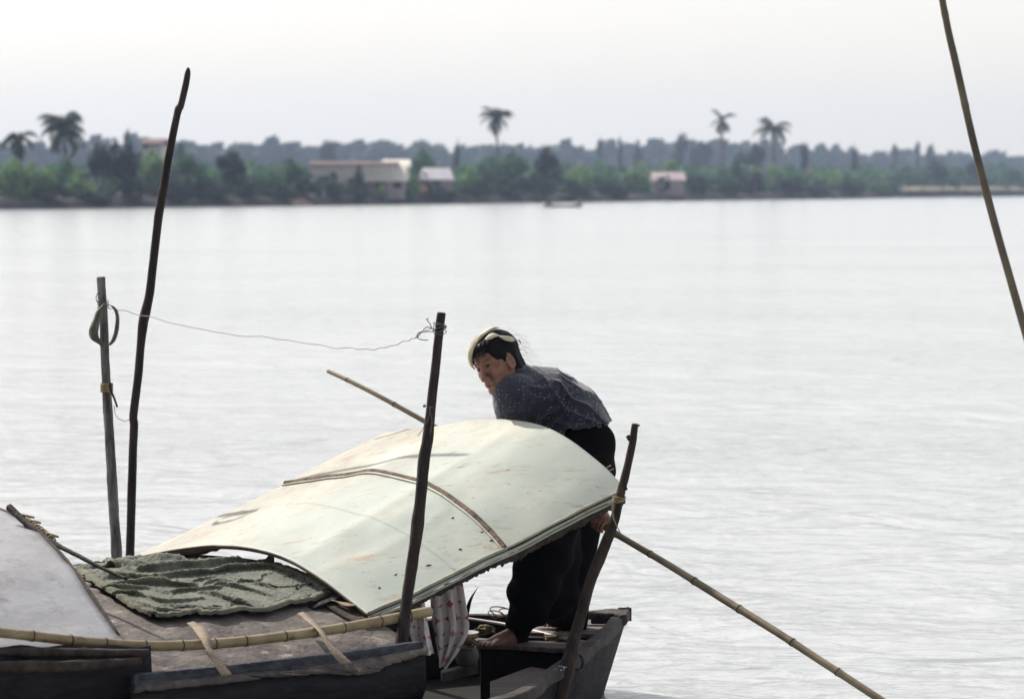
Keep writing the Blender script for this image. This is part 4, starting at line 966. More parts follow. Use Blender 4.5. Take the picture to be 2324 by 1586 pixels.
# wire ties through the sheet
def cb(px, py):                # (a,b) on canopy from a pixel
    best = None
    for i in range(41):
        for j in range(31):
            p = can(i/40, j/60); rr = p - Vector((0, 0, CZ)); dep = rr.y*_cp - rr.z*_sp
            x = W/2 + rr.x/dep*PPR; y = H/2 - (rr.y*_sp + rr.z*_cp)/dep*PPR
            d = (x-px)**2 + (y-py)**2
            if best is None or d < best[0]: best = (d, i/40, j/60)
    return best[1:]
ties = G(); rnd = random.Random(4)
for (x, y) in ((1370, 1058), (1307, 1105), (1240, 1142), (1168, 1185), (1150, 1178), (1030, 1180), (1033, 1250), (968, 1285), (900, 1308), (858, 1332), (1110, 1225), (1090, 1212), (1365, 1078)):
    a, b = cb(x, y); c = can(a, b, 0.012); ang = rnd.uniform(-0.6, 0.3); d = (U*math.cos(ang) - V*math.sin(ang))
    L_ = rnd.uniform(0.010, 0.034)
    ties.tube([c - EZ*0.012, c - EZ*0.006 + d*L_*0.3, c - EZ*0.008 + d*L_], [0.0030, 0.0026, 0.001], 5)
ties.obj('wire_tie', M['mat_dark'], canopy)
# splinters at right corner
for (x0, y0, x1, y1) in ((1358, 1072, 1386, 1056), (1360, 1076, 1392, 1064)):
    g = G(); g.tube([P(x0, y0, 11.02), P(x1, y1, 11.1)], [0.005, 0.003], 6); g.obj('splinter', M['deck'], canopy)

# ================================================================== POSTS
def post(nm, lst, m, lab, cat='post', n=110, rough=0.13, seed=0, knots=(), topm=None, sides=14):
    pts, rd = limb_px(lst, n); t = thing(nm, bbox_base(pts), lab, cat)
    g = G(); g.tube(pts, rd, sides, rough=rough, seed=seed, knots=knots, rs=7); g.obj('shaft', M[m], t)
    if topm:
        g = G(); d = (pts[0] - pts[1]).normalized(); g.tube([pts[0] - d*0.002, pts[0] + d*0.003], [rd[0]*0.95, rd[0]*0.88], sides); g.obj('cut_end', M[topm], t)
    return t, pts, rd
post('tall_pole', [(427, 154, 12.6, 5), (426, 166, 12.6, 13), (421, 195, 12.6, 15), (411, 238, 12.6, 15), (405, 250, 12.6, 16), (397, 285, 12.6, 17), (388, 330, 12.6, 17), (380, 372, 12.6, 18), (371, 430, 12.6, 19), (361, 485, 12.6, 20), (353, 550, 12.6, 19), (346, 610, 12.6, 19), (339, 670, 12.6, 20), (326, 728, 12.6, 22), (320, 780, 12.6, 19), (314, 850, 12.6, 19), (303, 940, 12.6, 19), (304, 965, 12.6, 19), (302, 1020, 12.6, 19), (299, 1110, 12.6, 20), (297, 1190, 12.6, 20), (295, 1262, 12.6, 20), (292, 1400, 12.6, 22), (289, 1590, 12.6, 23)], 'bark', 'tall thin crooked dark pole, the highest of all, at the left', 'pole', 200, 0.07, 1, [(0.19, 0.12, 0.02), (1.13, 0.06, 0.03)])
lp, lpts, lrd = post('mooring_post', [(229, 630, 12.3, 20), (231, 660, 12.3, 20), (234, 710, 12.3, 20), (238, 790, 12.3, 20), (242, 880, 12.3, 21), (246, 950, 12.3, 21), (251, 1040, 12.3, 22), (256, 1120, 12.3, 24), (261, 1200, 12.3, 24), (265, 1268, 12.3, 24), (270, 1400, 12.3, 25), (277, 1590, 12.3, 26)], 'bark_grey', 'grey weathered post with a withered leaf loop, beside the tall pole', 'post', 140, 0.14, 3, topm='bark_grey')
mp, mpts, mrd = post('bare_post', [(1002, 711, 10.06, 20), (998, 745, 10.06, 21), (993, 790, 10.06, 21), (987, 850, 10.06, 21), (981, 900, 10.06, 22), (975, 960, 10.06, 24), (970, 1000, 10.06, 25), (962, 1040, 10.06, 27), (957, 1100, 10.05, 26), (952, 1150, 10.05, 26), (947, 1190, 10.05, 30), (942, 1230, 10.04, 27), (936, 1270, 10.04, 26), (929, 1320, 10.03, 26), (922, 1370, 10.02, 27), (915, 1430, 10.0, 28), (908, 1500, 9.98, 30), (900, 1640, 9.95, 32)], 'bark', 'dark bare post standing in front of the pale canopy', 'post', 160, 0.12, 5, topm='bark_mid')
rp, rpts, rrd = post('forked_post', [(1441, 962, 10.78, 15), (1438, 985, 10.78, 17), (1434, 1010, 10.78, 18), (1426, 1050, 10.78, 19), (1418, 1085, 10.78, 20), (1407, 1125, 10.77, 21), (1398, 1165, 10.76, 22), (1388, 1200, 10.75, 24), (1374, 1235, 10.74, 25), (1360, 1270, 10.73, 25), (1347, 1300, 10.71, 25), (1335, 1335, 10.7, 25), (1326, 1370, 10.68, 25), (1317, 1405, 10.66, 26), (1306, 1440, 10.64, 28), (1298, 1475, 10.62, 31), (1289, 1510, 10.6, 34), (1277, 1550, 10.6, 36), (1262, 1620, 10.6, 36)], 'bark_mid', 'slanting brown post with a pale cut top at the right end of the canopy', 'post', 160, 0.14, 8, topm='cutwood')
# stubs of cut branches
for (a, b, Y, w) in (((1430, 998), (1424, 988), 10.77, 9), ((1444, 968), (1452, 964), 10.78, 4), ((1408, 1112), (1424, 1108), 10.77, 7)):
    g = G(); p0, p1 = P(*a, Y), P(*b, Y); g.tube([p0, p1], [w*0.5*Y/PPR*1.2, w*0.5*Y/PPR], 8); g.obj('branch_stub', M['bark_mid'], rp)
post('stub_post', [(755, 1044, 12.3, 18), (759, 1068, 12.3, 19), (775, 1140, 12.3, 20), (800, 1400, 12.4, 22)], 'bark_mid', 'short brown stump showing above the far edge of the canopy', 'post', 40, 0.1, 6)
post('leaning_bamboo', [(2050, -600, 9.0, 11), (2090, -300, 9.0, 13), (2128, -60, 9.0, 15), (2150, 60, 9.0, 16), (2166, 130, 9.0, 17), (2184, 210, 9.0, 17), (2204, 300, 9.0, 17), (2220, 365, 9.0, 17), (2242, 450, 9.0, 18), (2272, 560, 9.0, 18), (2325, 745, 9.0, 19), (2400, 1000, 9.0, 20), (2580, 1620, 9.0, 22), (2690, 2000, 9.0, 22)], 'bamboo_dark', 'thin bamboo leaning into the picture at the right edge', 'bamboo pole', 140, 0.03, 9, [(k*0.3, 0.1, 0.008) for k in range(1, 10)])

# pole she holds
bamboo([(744, 842, 12.35, 9), (800, 868, 12.25, 10), (870, 904, 12.15, 11), (995, 973, 12.0, 12), (1100, 1032, 11.87, 13), (1190, 1084, 11.74, 14), (1280, 1140, 11.63, 15), (1372, 1196, 11.5, 15), (1440, 1236, 11.3, 15), (1520, 1283, 11.1, 16), (1640, 1358, 10.9, 18), (1760, 1432, 10.7, 18), (1860, 1497, 10.55, 18), (1940, 1549, 10.45, 18), (2060, 1628, 10.3, 19)], 240, 0.26, 'bamboo_dry', 'punting_pole', 'long thin bamboo punting pole slanting behind the woman into the water', knotr=0.12, seed=6)

# ---- wires and strings
def wire(lst, r, m, nm, lab, cat, n=60, wob=0.004, seed=0):
    S = spline(lst, n); pts = [P(*q) + Vector((0, 0, wob*noise.noise(Vector((i*0.23, seed, 0))))) for i, q in enumerate(S)]
    g = G(); g.tube(pts, r, 5); return g.top(nm, M[m], lab, cat)
wire([(240, 694, 12.28), (262, 702, 12.25), (330, 717, 12.1), (420, 740, 11.8), (520, 758, 11.5), (640, 770, 11.2), (740, 786, 10.9), (820, 792, 10.6), (880, 787, 10.4), (930, 772, 10.2), (955, 754, 10.1), (985, 745, 10.06)], 0.0016, 'wire', 'wire_line', 'thin sagging wire strung from the grey post to the bare post', 'wire', 120, 0.010)
g = G(); rnd = random.Random(3)
for k in range(5):
    c = P(998, 745, 10.06) + EZ*(k-2)*0.006; g.tube([c + Vector((math.cos(t)*0.024, math.sin(t)*0.024, 0.010*math.sin(t + k))) for t in [j*0.55 for j in range(13)]], 0.0016, 5)
for lst in ([(985, 748, 10.05), (970, 742, 10.05), (960, 750, 10.05), (945, 768, 10.05)], [(980, 746, 10.05), (976, 735, 10.05), (968, 724, 10.05), (973, 724, 10.05)], [(984, 752, 10.05), (962, 753, 10.05), (948, 758, 10.05), (952, 770, 10.05), (972, 772, 10.05)]):
    g.tube([P(*q) for q in spline(lst, 16)], 0.0018, 5)
g.top('twisted_wire', M['wire'], 'twisted wire ends wrapped round the top of the bare post', 'wire')
g = G()
for lst in ([(984, 925, 10.03), (972, 922, 10.03), (962, 920, 10.03)], [(977, 922, 10.03), (972, 950, 10.02), (958, 975, 10.02), (948, 990, 10.02)], [(974, 925, 10.03), (980, 955, 10.02), (976, 985, 10.02)]):
    g.tube([P(*q) for q in spline(lst, 12)], 0.0012, 5)
g.sphere(P(963, 921, 10.03), 0.006, nu=8, nv=6)
g.top('thread', M['wire'], 'loose thread and nail halfway down the bare post', 'thread')
# things tied to the grey post
g = G(); S = spline([(238, 690, 12.2, 8), (226, 706, 12.19, 12), (216, 735, 12.18, 17), (213, 762, 12.18, 22), (224, 776, 12.19, 14), (232, 785, 12.2, 6)], 24); vs = []
for i, q in enumerate(S):
    c = P(q[0], q[1], q[2]); w_ = q[3]*0.5*q[2]/PPR; vs += [c + Vector((-w_, 0.012*math.sin(i), 0)), c + Vector((0, -0.02, 0)), c + Vector((w_, 0.008*math.cos(i*0.7), 0))]
g.add(vs, [(i*3 + j, (i+1)*3 + j, (i+1)*3 + j+1, i*3 + j+1) for i in range(23) for j in range(2)])
S = spline([(238, 690, 12.2, 8), (256, 696, 12.2, 7), (266, 715, 12.2, 7), (265, 745, 12.2, 8), (258, 770, 12.2, 8), (248, 783, 12.2, 5)], 24); vs = []
for i, q in enumerate(S):
    c = P(q[0], q[1], q[2]); w_ = q[3]*0.5*q[2]/PPR; vs += [c + Vector((-w_, 0, 0.3*w_)), c + Vector((0, -0.01, 0)), c + Vector((w_, 0.004, -0.3*w_))]
g.add(vs, [(i*3 + j, (i+1)*3 + j, (i+1)*3 + j+1, i*3 + j+1) for i in range(23) for j in range(2)])
o = g.top('withered_leaf', M['leaf_dry'], 'withered grey-green leaf tied in a loop on the grey post', 'leaf'); thick(o, 0.003, 0)
g = G()
for k in range(4):
    c = P(242, 872 + k*5, 12.3); g.tube([c + Vector((math.cos(t)*0.026, math.sin(t)*0.026, 0.003*math.sin(t*3))) for t in [j*0.55 for j in range(13)]], 0.004, 6)
g.top('post_lashing', M['string'], 'string lashing tied round the middle of the grey post', 'string')
g = G()
for k in range(3):
    c = P(234, 684 + k*7, 12.3); g.tube([c + Vector((math.cos(t)*0.025, math.sin(t)*0.025, 0.005*math.sin(t*2))) for t in [j*0.55 for j in range(13)]], 0.002, 5)
g.tube([P(*q) for q in spline([(222, 688, 12.27), (218, 676, 12.27), (224, 662, 12.27), (228, 668, 12.27)], 14)], 0.002, 5)
g.top('wire_wrap', M['wire'], 'thin wire wrapped round the upper part of the grey post', 'wire')
pts, rd = limb_px([(250, 868, 12.24, 6), (252, 885, 12.24, 6), (260, 905, 12.24, 5), (266, 924, 12.24, 5)], 16); g = G(); g.tube(pts, rd, 7, rough=0.3); g.top('twig', M['bark'], 'short dark twig hanging from the lashing on the grey post', 'twig')
wire([(259, 920, 12.3), (262, 940, 12.35), (272, 952, 12.42), (286, 955, 12.52), (296, 950, 12.6)], 0.0015, 'wire', 'thin_string', 'thin slack string between the grey post and the tall pole', 'string', 30)
g = G()
for k in range(3):
    c = P(1405, 1128 + k*4, 10.77); g.tube([c + Vector((math.cos(t)*0.024, math.sin(t)*0.024, 0.004*math.sin(t*2 + k))) for t in [j*0.5 for j in range(14)]], 0.0026, 6)
for lst in ([(1393, 1130, 10.73), (1391, 1160, 10.72), (1396, 1185, 10.71), (1410, 1212, 10.71)], [(1393, 1132, 10.73), (1388, 1155, 10.72), (1393, 1180, 10.71)]):
    g.tube([P(*q) for q in spline(lst, 16)], 0.002, 5)
g.top('string_tie', M['string'], 'pale string tying the canopy corner to the brown slanting post', 'string')

# ---- star-patterned cloth hanging from the canopy edge
def hang(edgeL, edgeR, Y, folds, nm, lab, seed, ycut):
    g = G()
    L_ = spline(edgeL, 50); R_ = spline(edgeR, 50)
    def fn(a, b):
        l = L_[round(b*49)]; r = R_[round(b*49)]; x = l[0]*(1-a) + r[0]*a; y = l[1]*(1-a) + r[1]*a
        y += (b**3)*ycut(a)
        p = P(x, y, Y); dp = 0.022*math.sin(a*folds*2*math.pi + 1.5*b + seed)*(0.4 + 0.6*b) + 0.008*noise.noise(Vector((a*9, b*5, seed)))
        return p + Vector((0.004*math.sin(a*folds*4*math.pi), dp, 0))
    g.grid(fn, 60, 50, True)
    o = g.top(nm, M['starcloth'], lab, 'cloth', 'star-patterned cloths hanging under the canopy', uv=True); thick(o, 0.002, 0)
hang([(976, 1350, 0), (978, 1385, 0), (984, 1430, 0), (992, 1475, 0), (998, 1508, 0)], [(1047, 1316, 0), (1056, 1370, 0), (1062, 1425, 0), (1042, 1470, 0), (1010, 1515, 0)], 10.55, 2.6, 'hanging_cloth', 'wide pointed white cloth with red stars hanging under the canopy edge', 1.0, lambda a: 4*math.sin(a*9))
hang([(932, 1368, 0), (930, 1400, 0), (928, 1430, 0), (940, 1470, 0)], [(962, 1352, 0), (968, 1400, 0), (975, 1440, 0), (985, 1484, 0)], 10.38, 1.5, 'hanging_cloth', 'narrow white cloth with red stars right behind the foot of the bare post', 3.0, lambda a: 6*math.sin(a*3.14))

# ================================================================== THE WOMAN
class Field:
    def __init__(s, lo, hi, h):
        s.lo = np.array(lo, np.float32); s.h = h; s.n = np.ceil((np.array(hi) - s.lo)/h).astype(int) + 1
        s.v = np.full(tuple(s.n), 1.0, np.float32)
    def _block(s, lo, hi):
        a = np.clip(np.floor((lo - s.lo)/s.h).astype(int), 0, s.n - 1); b = np.clip(np.ceil((hi - s.lo)/s.h).astype(int) + 1, 1, s.n)
        ax = [s.lo[i] + s.h*np.arange(a[i], b[i], dtype=np.float32) for i in range(3)]
        X = np.meshgrid(*ax, indexing='ij'); return (slice(a[0], b[0]), slice(a[1], b[1]), slice(a[2], b[2])), X
    def _mix(s, sl, d, k, sub=False):
        v = s.v[sl]
        if sub: d = -d; h = np.clip(0.5 - 0.5*(d - v)/k*-1*-1, 0, 1); m = np.maximum(v, d) + np.maximum(k - np.abs(v - d), 0)**2/(4*k); s.v[sl] = m
        else: s.v[sl] = np.minimum(v, d) - np.maximum(k - np.abs(v - d), 0)**2/(4*k)
    def cap(s, a, b, ra, rb, k=0.02, sub=False):
        a = np.array(a, np.float32); b = np.array(b, np.float32); m = max(ra, rb) + 0.06
        sl, X = s._block(np.minimum(a, b) - m, np.maximum(a, b) + m)
        ab = b - a; L2 = max(float(ab @ ab), 1e-9)
        t = np.clip(sum((X[i] - a[i])*ab[i] for i in range(3))/L2, 0, 1)
        d = np.sqrt(sum((X[i] - a[i] - t*ab[i])**2 for i in range(3))) - (ra + (rb - ra)*t)
        s._mix(sl, d, k, sub)
    def ell(s, c, r, ax=None, k=0.02, sub=False):
        c = np.array(c, np.float32); A = np.array([list(v) for v in (ax or ((1,0,0), (0,1,0), (0,0,1)))], np.float32); m = max(r) + 0.06
        sl, X = s._block(c - m, c + m); Q = [X[i] - c[i] for i in range(3)]
        q = [sum(A[j][i]*Q[i] for i in range(3)) for j in range(3)]
        k0 = np.sqrt(sum((q[j]/r[j])**2 for j in range(3))); k1 = np.sqrt(sum((q[j]/r[j]**2)**2 for j in range(3))) + 1e-6
        s._mix(sl, k0*(k0 - 1)/k1, k, sub)
    def plane(s, p, n):        # cut away side n points to
        X = np.meshgrid(*[s.lo[i] + s.h*np.arange(s.n[i], dtype=np.float32) for i in range(3)], indexing='ij')
        n = np.array(n, float); n /= np.linalg.norm(n); s.v = np.maximum(s.v, sum((X[i] - p[i])*n[i] for i in range(3)).astype(np.float32))
    def mesh(s):
        v = s.v; v[0], v[-1], v[:, 0], v[:, -1], v[:, :, 0], v[:, :, -1] = 1, 1, 1, 1, 1, 1
        neg = v < 0; n = s.n
        cor = [(i, j, k) for i in (0, 1) for j in (0, 1) for k in (0, 1)]
        def sh(a, c): return a[c[0]:n[0]-1+c[0], c[1]:n[1]-1+c[1], c[2]:n[2]-1+c[2]]
        cnt = sum(sh(neg, c).astype(np.int8) for c in cor); act = (cnt > 0) & (cnt < 8); ids = np.argwhere(act)
        idx = np.full(act.shape, -1, np.int64); idx[act] = np.arange(len(ids))
        acc = np.zeros((len(ids), 3)); cn = np.zeros(len(ids))
        vals = {c: v[ids[:, 0]+c[0], ids[:, 1]+c[1], ids[:, 2]+c[2]] for c in cor}
        for c in cor:
            for ax in range(3):
                if c[ax] == 0:
                    d = list(c); d[ax] = 1; d = tuple(d); a, b = vals[c], vals[d]; m = (a < 0) != (b < 0)
                    t = np.where(m, a/np.where(m, a - b, 1), 0); p = np.array(c, float)[None, :].repeat(len(ids), 0); p[:, ax] += t
                    acc += p*m[:, None]; cn += m
        verts = s.lo + s.h*(ids + acc/cn[:, None]); faces = []
        for ax in range(3):
            o1, o2 = (ax+1) % 3, (ax+2) % 3
            a = [slice(None)]*3; b = [slice(None)]*3; a[ax] = slice(0, -1); b[ax] = slice(1, None)
            diff = neg[tuple(a)] != neg[tuple(b)]; e = np.argwhere(diff)
            e = e[(e[:, o1] > 0) & (e[:, o2] > 0) & (e[:, o1] < n[o1]-1) & (e[:, o2] < n[o2]-1)]
            s0 = neg[e[:, 0], e[:, 1], e[:, 2]]
            def cell(d1, d2):
                q = e.copy(); q[:, o1] -= d1; q[:, o2] -= d2; return idx[q[:, 0], q[:, 1], q[:, 2]]
            q = np.stack([cell(1, 1), cell(0, 1), cell(0, 0), cell(1, 0)], 1)
            q[~s0] = q[~s0][:, ::-1]; faces.append(q)
        F = np.concatenate(faces); return [Vector(p) for p in verts.tolist()], [tuple(f) for f in F.tolist()]

# joints
HC = P(1129, 822, 11.66)                                   # head centre, between the ears at eye level
HL = Vector((.67, -.66, .33)).normalized(); HU = Vector((-.39, .09, .91)); HU = (HU - HL*HU.dot(HL)).normalized(); HF = HL.cross(HU)
HSC = 1.04
def hp(l, f, u): return HC + (HL*l + HF*f + HU*u)*HSC
HAX = (HL, HF, HU)
SHn, SHf = P(1160, 893, 11.60), P(1172, 880, 11.84)        # near / far shoulder
ELn, WRn = P(1160, 985, 11.72), P(1182, 1064, 11.72)
ELf, WRf = P(1300, 1000, 11.95), P(1362, 1150, 11.66)
CH1, CH2, CH3, PEL = P(1185, 897, 11.72), P(1240, 907, 11.73), P(1290, 945, 11.73), P(1322, 1000, 11.72)
HPn, HPf = P(1300, 1050, 11.62), P(1330, 1050, 11.82)
KNn, ANn = P(1232, 1262, 11.50), P(1176, 1432, 11.52)
KNf, ANf = P(1302, 1240, 11.86), P(1298, 1400, 11.88)
lo = (-0.35, 11.15, 0.22); hi = (0.65, 12.2, 1.75)

def toes_foot(F, heel, toe, ank, k=0.012):
    heel, toe, ank = Vector(heel), Vector(toe), Vector(ank); d = (toe - heel); d.z = 0; L = d.length; d.normalize(); s = d.cross(EZ)
    F.cap(heel + EZ*0.028, ank, 0.030, 0.033, k); F.cap(ank, heel + d*L*0.55 + EZ*0.028, 0.031, 0.024, 0.03)
    F.cap(heel + d*0.01 + EZ*0.022, heel + d*L*0.72 + s*0.015 + EZ*0.018, 0.026, 0.018, 0.02); F.cap(heel + d*0.02 - s*0.01 + EZ*0.02, heel + d*L*0.70 - s*0.025 + EZ*0.016, 0.022, 0.016, 0.02)
    for i, (o, l, r) in enumerate(((0.033, 1.0, 0.0125), (0.014, 1.02, 0.009), (-0.002, 0.98, 0.0085), (-0.017, 0.93, 0.008), (-0.031, 0.87, 0.0078))):
        b = heel + d*L*0.70 + s*o*0.8 + EZ*0.017; F.cap(b, heel + d*(L*(l - 0.08)) + s*o*1.1 + EZ*0.017, r, r, 0.006); F.cap(heel + d*(L*(l - 0.08)) + s*o*1.1 + EZ*0.016, heel + d*L*l + s*o*1.12 + EZ*0.010, r, r*0.9, 0.004)
def grip(F, c, axis, back, wrist, R0=0.016):
    """hand closed round a pole: c on the pole, axis along it, back = side the palm is on"""
    axis = axis.normalized(); back = (back - axis*back.dot(axis)).normalized(); sd = axis.cross(back); pc = c + back*(R0 + 0.014)
    F.cap(wrist, pc, 0.024, 0.026, 0.02); F.cap(pc - axis*0.026, pc + axis*0.026, 0.018, 0.017, 0.015)
    for i, (o, r, w) in enumerate(((-0.031, 0.0082, 1.9), (-0.0105, 0.0088, 2.15), (0.0105, 0.0086, 2.1), (0.031, 0.0074, 1.8))):
        pr = None; rr = R0 + r*0.9
        for s_ in range(6):
            a = 0.35 + w*1.35*s_/5; p = c + axis*o + (back*math.cos(a) + sd*math.sin(a))*rr
            if pr is not None: F.cap(pr, p, r, r*0.95, 0.003)
            else: F.cap(pc + axis*o*0.9, p, r*1.15, r, 0.008)
            pr = p
    pr = pc - axis*0.028 - sd*0.012
    for a, ex in ((-0.6, 0.03), (-1.3, 0.036), (-2.0, 0.034)):
        p = c - axis*ex + (back*math.cos(a) + sd*math.sin(a))*(R0 + 0.010); F.cap(pr, p, 0.0105, 0.0095, 0.004); pr = p

F = Field(lo, hi, 0.0042)
# head
F.ell(hp(0, -.018, .035), (.074*HSC, .092*HSC, .083*HSC), HAX, 0.02)
F.ell(hp(0, .022, -.025), (.062*HSC, .066*HSC, .085*HSC), HAX, 0.03)
F.ell(hp(0, .045, .025), (.058*HSC, .045*HSC, .050*HSC), HAX, 0.03)
F.cap(hp(.045, .0, -.07), hp(.018, .068, -.100), .018, .017, 0.03); F.cap(hp(-.045, .0, -.07), hp(-.018, .068, -.100), .018, .017, 0.03)
F.ell(hp(0, .075, -.101), (.024, .017, .016), HAX, 0.02)
for sg in (-1, 1):
    F.ell(hp(.043*sg, .056, -.028), (.024, .022, .022), HAX, 0.02)          # cheek bones
    F.cap(hp(.012*sg, .092, .020), hp(.048*sg, .074, .018), .008, .007, 0.012)   # brow ridge
    F.ell(hp(.031*sg, .094, .001), (.021, .0155, .0125), HAX, 0.010, sub=True)   # sockets
    F.ell(hp(.031*sg, .078, -.001), (.016, .013, .0115), HAX, 0.004)           # lids
    F.cap(hp(.020*sg, .082, -.018), hp(.035*sg, .074, -.026), .0045, .004, 0.01)  # eye bags
    F.ell(hp(.0155*sg, .101, -.047), (.0095, .010, .008), HAX, 0.006)           # nostrils
    # ear: rim, lobe, hollow
    for k in range(8):
        a0 = 1.35 - k*0.56; a1 = a0 - 0.56
        e = lambda a: hp(.077*sg + .004*sg*math.cos(a), .008 - .016*math.cos(a + 0.4), -.012 + .030*math.sin(a))
        F.cap(e(a0), e(a1), .0052, .0052, 0.004)
    F.ell(hp(.072*sg, .010, -.016), (.007, .015, .026), HAX, 0.006)
    F.ell(hp(.082*sg, .012, -.009), (.009, .010, .017), HAX, 0.004, sub=True)
    F.ell(hp(.076*sg, .014, -.044), (.006, .009, .010), HAX, 0.005)
F.cap(hp(0, .092, .004), hp(0, .113, -.044), .0085, .0115, 0.012)         # nose
F.ell(hp(0, .112, -.045), (.0115, .011, .010), HAX, 0.008)
F.ell(hp(0, .092, -.070), (.026, .012, .016), HAX, 0.012)                 # mouth mound
F.cap(hp(-.018, .092, -.0665), hp(.018, .092, -.0665), .0055, .0055, 0.004); F.cap(hp(-.015, .092, -.078), hp(.015, .092, -.078), .0062, .0062, 0.004)
F.cap(hp(-.022, .103, -.072), hp(.022, .103, -.072), .0028, .0028, 0.003, sub=True)
# neck, trunk
F.cap(hp(0, -.02, -.05), P(1178, 868, 11.67), .050, .058, 0.03)
F.cap(CH1 + Vector((0, -.07, 0)), CH1 + Vector((0, .09, 0)), .088, .088, 0.05)
F.cap(CH1, CH2, .095, .105, 0.05); F.cap(CH2 + Vector((0, -.05, 0)), CH2 + Vector((0, .05, 0)), .10, .10, 0.05); F.cap(CH2, CH3, .105, .105, 0.05); F.cap(CH3, PEL, .105, .11, 0.05)
F.cap(HPn + Vector((0, 0, .02)), HPf + Vector((0, 0, .02)), .10, .10, 0.05)
F.cap(SHn, ELn, .046, .036, 0.03); F.cap(ELn, WRn, .036, .024, 0.015); F.cap(SHf, ELf, .046, .036, 0.03); F.cap(ELf, WRf, .036, .024, 0.015)
pole_n = P(1190, 1084, 11.74); pole_f = P(1364, 1191, 11.5); pax = (P(1280, 1140, 11.66) - pole_n).normalized()
grip(F, pole_n, pax, Vector((-0.1, 0.3, 1)), WRn); grip(F, pole_f, (P(1440, 1236, 11.3) - P(1280, 1140, 11.66)), Vector((-.1, .6, .9)), WRf)
for hpj, kn, an in ((HPn, KNn, ANn), (HPf, KNf, ANf)):
    F.cap(hpj, kn, .080, .052, 0.04); F.cap(kn, kn.lerp(an, 0.35), .050, .050, 0.03); F.cap(kn.lerp(an, 0.35), an, .050, .034, 0.02)
HEn = P(1180, 1459, 11.53); TOn = P(1092, 1461, 11.40)
TOn = Vector((TOn.x, TOn.y, HEn.z))
toes_foot(F, HEn, TOn, ANn); HEf = P(1298, 1418, 11.92); TOf = P(1228, 1418, 11.86); TOf.z = HEf.z; toes_foot(F, HEf, TOf, ANf)
bv, bf = F.mesh()
wbase = P(1240, 1459, 11.7); 
woman = thing('person', wbase, 'woman in navy dotted shirt, black trousers and cream headscarf bending over a pole', 'person')
body = mesh_obj('body', bv, bf, M['skin'], woman)
body.modifiers.new('s', 'SMOOTH').iterations = 2

# shirt
def wrinkle(verts, faces, fn, iters=2):
    me = bpy.data.meshes.new('tmp'); me.from_pydata([tuple(v) for v in verts], [], faces); me.update()
    out = [v.co + v.normal*fn(v.co, v.normal) for v in me.vertices]; bpy.data.meshes.remove(me); return out
S_ = Field(lo, hi, 0.005)
S_.cap(CH1 + Vector((-.015, -.115, -.005)), CH1 + Vector((0, .12, .01)), .090, .090, 0.05)
S_.cap(CH1, CH2 + Vector((0, -.02, .0)), .108, .118, 0.05); S_.cap(CH2 + Vector((0, -.08, -.005)), CH2 + Vector((0, .08, 0)), .118, .115, 0.05)
S_.cap(CH2, CH3 + EZ*0.012, .125, .128, 0.06); S_.cap(CH3 + Vector((0, -.07, 0)), CH3 + Vector((0, .07, 0)), .126, .126, 0.05)
S_.cap(CH3, PEL + Vector((0.005, 0, -.02)), .126, .136, 0.05); S_.cap(PEL + Vector((.0, -.05, -.0)), PEL + Vector((0, .06, -.0)), .134, .134, 0.05)
S_.cap(PEL + Vector((-.08, -.06, .02)), PEL + Vector((-.10, -.08, -.04)), .09, .09, 0.06)
S_.cap(CH3 + Vector((-.0, -.06, -.04)), PEL + Vector((-.10, -.10, -.02)), .08, .08, 0.06)
S_.cap(SHn + Vector((0, 0, -.003)), ELn + Vector((.0, 0, 0)), .074, .056, 0.05); S_.cap(ELn, ELn.lerp(WRn, 0.7), .056, .044, 0.02)
S_.cap(SHf, ELf, .066, .055, 0.04); S_.cap(ELf, ELf.lerp(WRf, 0.75), .055, .044, 0.02)
S_.cap(P(1163, 856, 11.68), P(1180, 872, 11.70), .062, .080, 0.04)
S_.cap(hp(.015, -.050, -.085), hp(.0, -.055, -.14), .060, .080, 0.03)
S_.cap(hp(.03, -.035, -.118), hp(-.02, -.035, -.125), .050, .050, 0.02)
# cut: neck opening, hem, hollow cuffs
hz1, hz2 = P(1400, 955, 11.72), P(1285, 966, 11.72)
nrm = Vector((-(hz1.z - hz2.z), 0, (hz1.x - hz2.x)))   # normal in the xz-plane
if nrm.z > 0: nrm = -nrm
# hem only for the trunk, arms keep their sleeves: cut below hem where x is right of the arm
Xg = np.meshgrid(*[S_.lo[i] + S_.h*np.arange(S_.n[i], dtype=np.float32) for i in range(3)], indexing='ij')
nn_ = nrm.normalized(); d1 = (Xg[0] - hz1.x)*nn_.x + (Xg[2] - hz1.z)*nn_.z
hx = P(1284, 960, 11.7).x; d1 = d1 - np.clip((hx - Xg[0])*0.75, 0, 0.10) - 0.004*np.sin(Xg[0]*37 + Xg[1]*30)
arm_far = ((Xg[1] > 11.86) & (Xg[2] < P(0, 950, 11.9).z))
armx = P(1215, 900, 11.5).x
m_ = (Xg[0] > armx) & (~arm_far)
S_.v = np.where(m_, np.maximum(S_.v, d1.astype(np.float32)), S_.v)
del Xg, d1, m_, arm_far
sv, sf = S_.mesh()
fold_dir = (PEL - SHn).normalized()
crossd = Vector((0.75, 0.0, 0.62)).normalized()
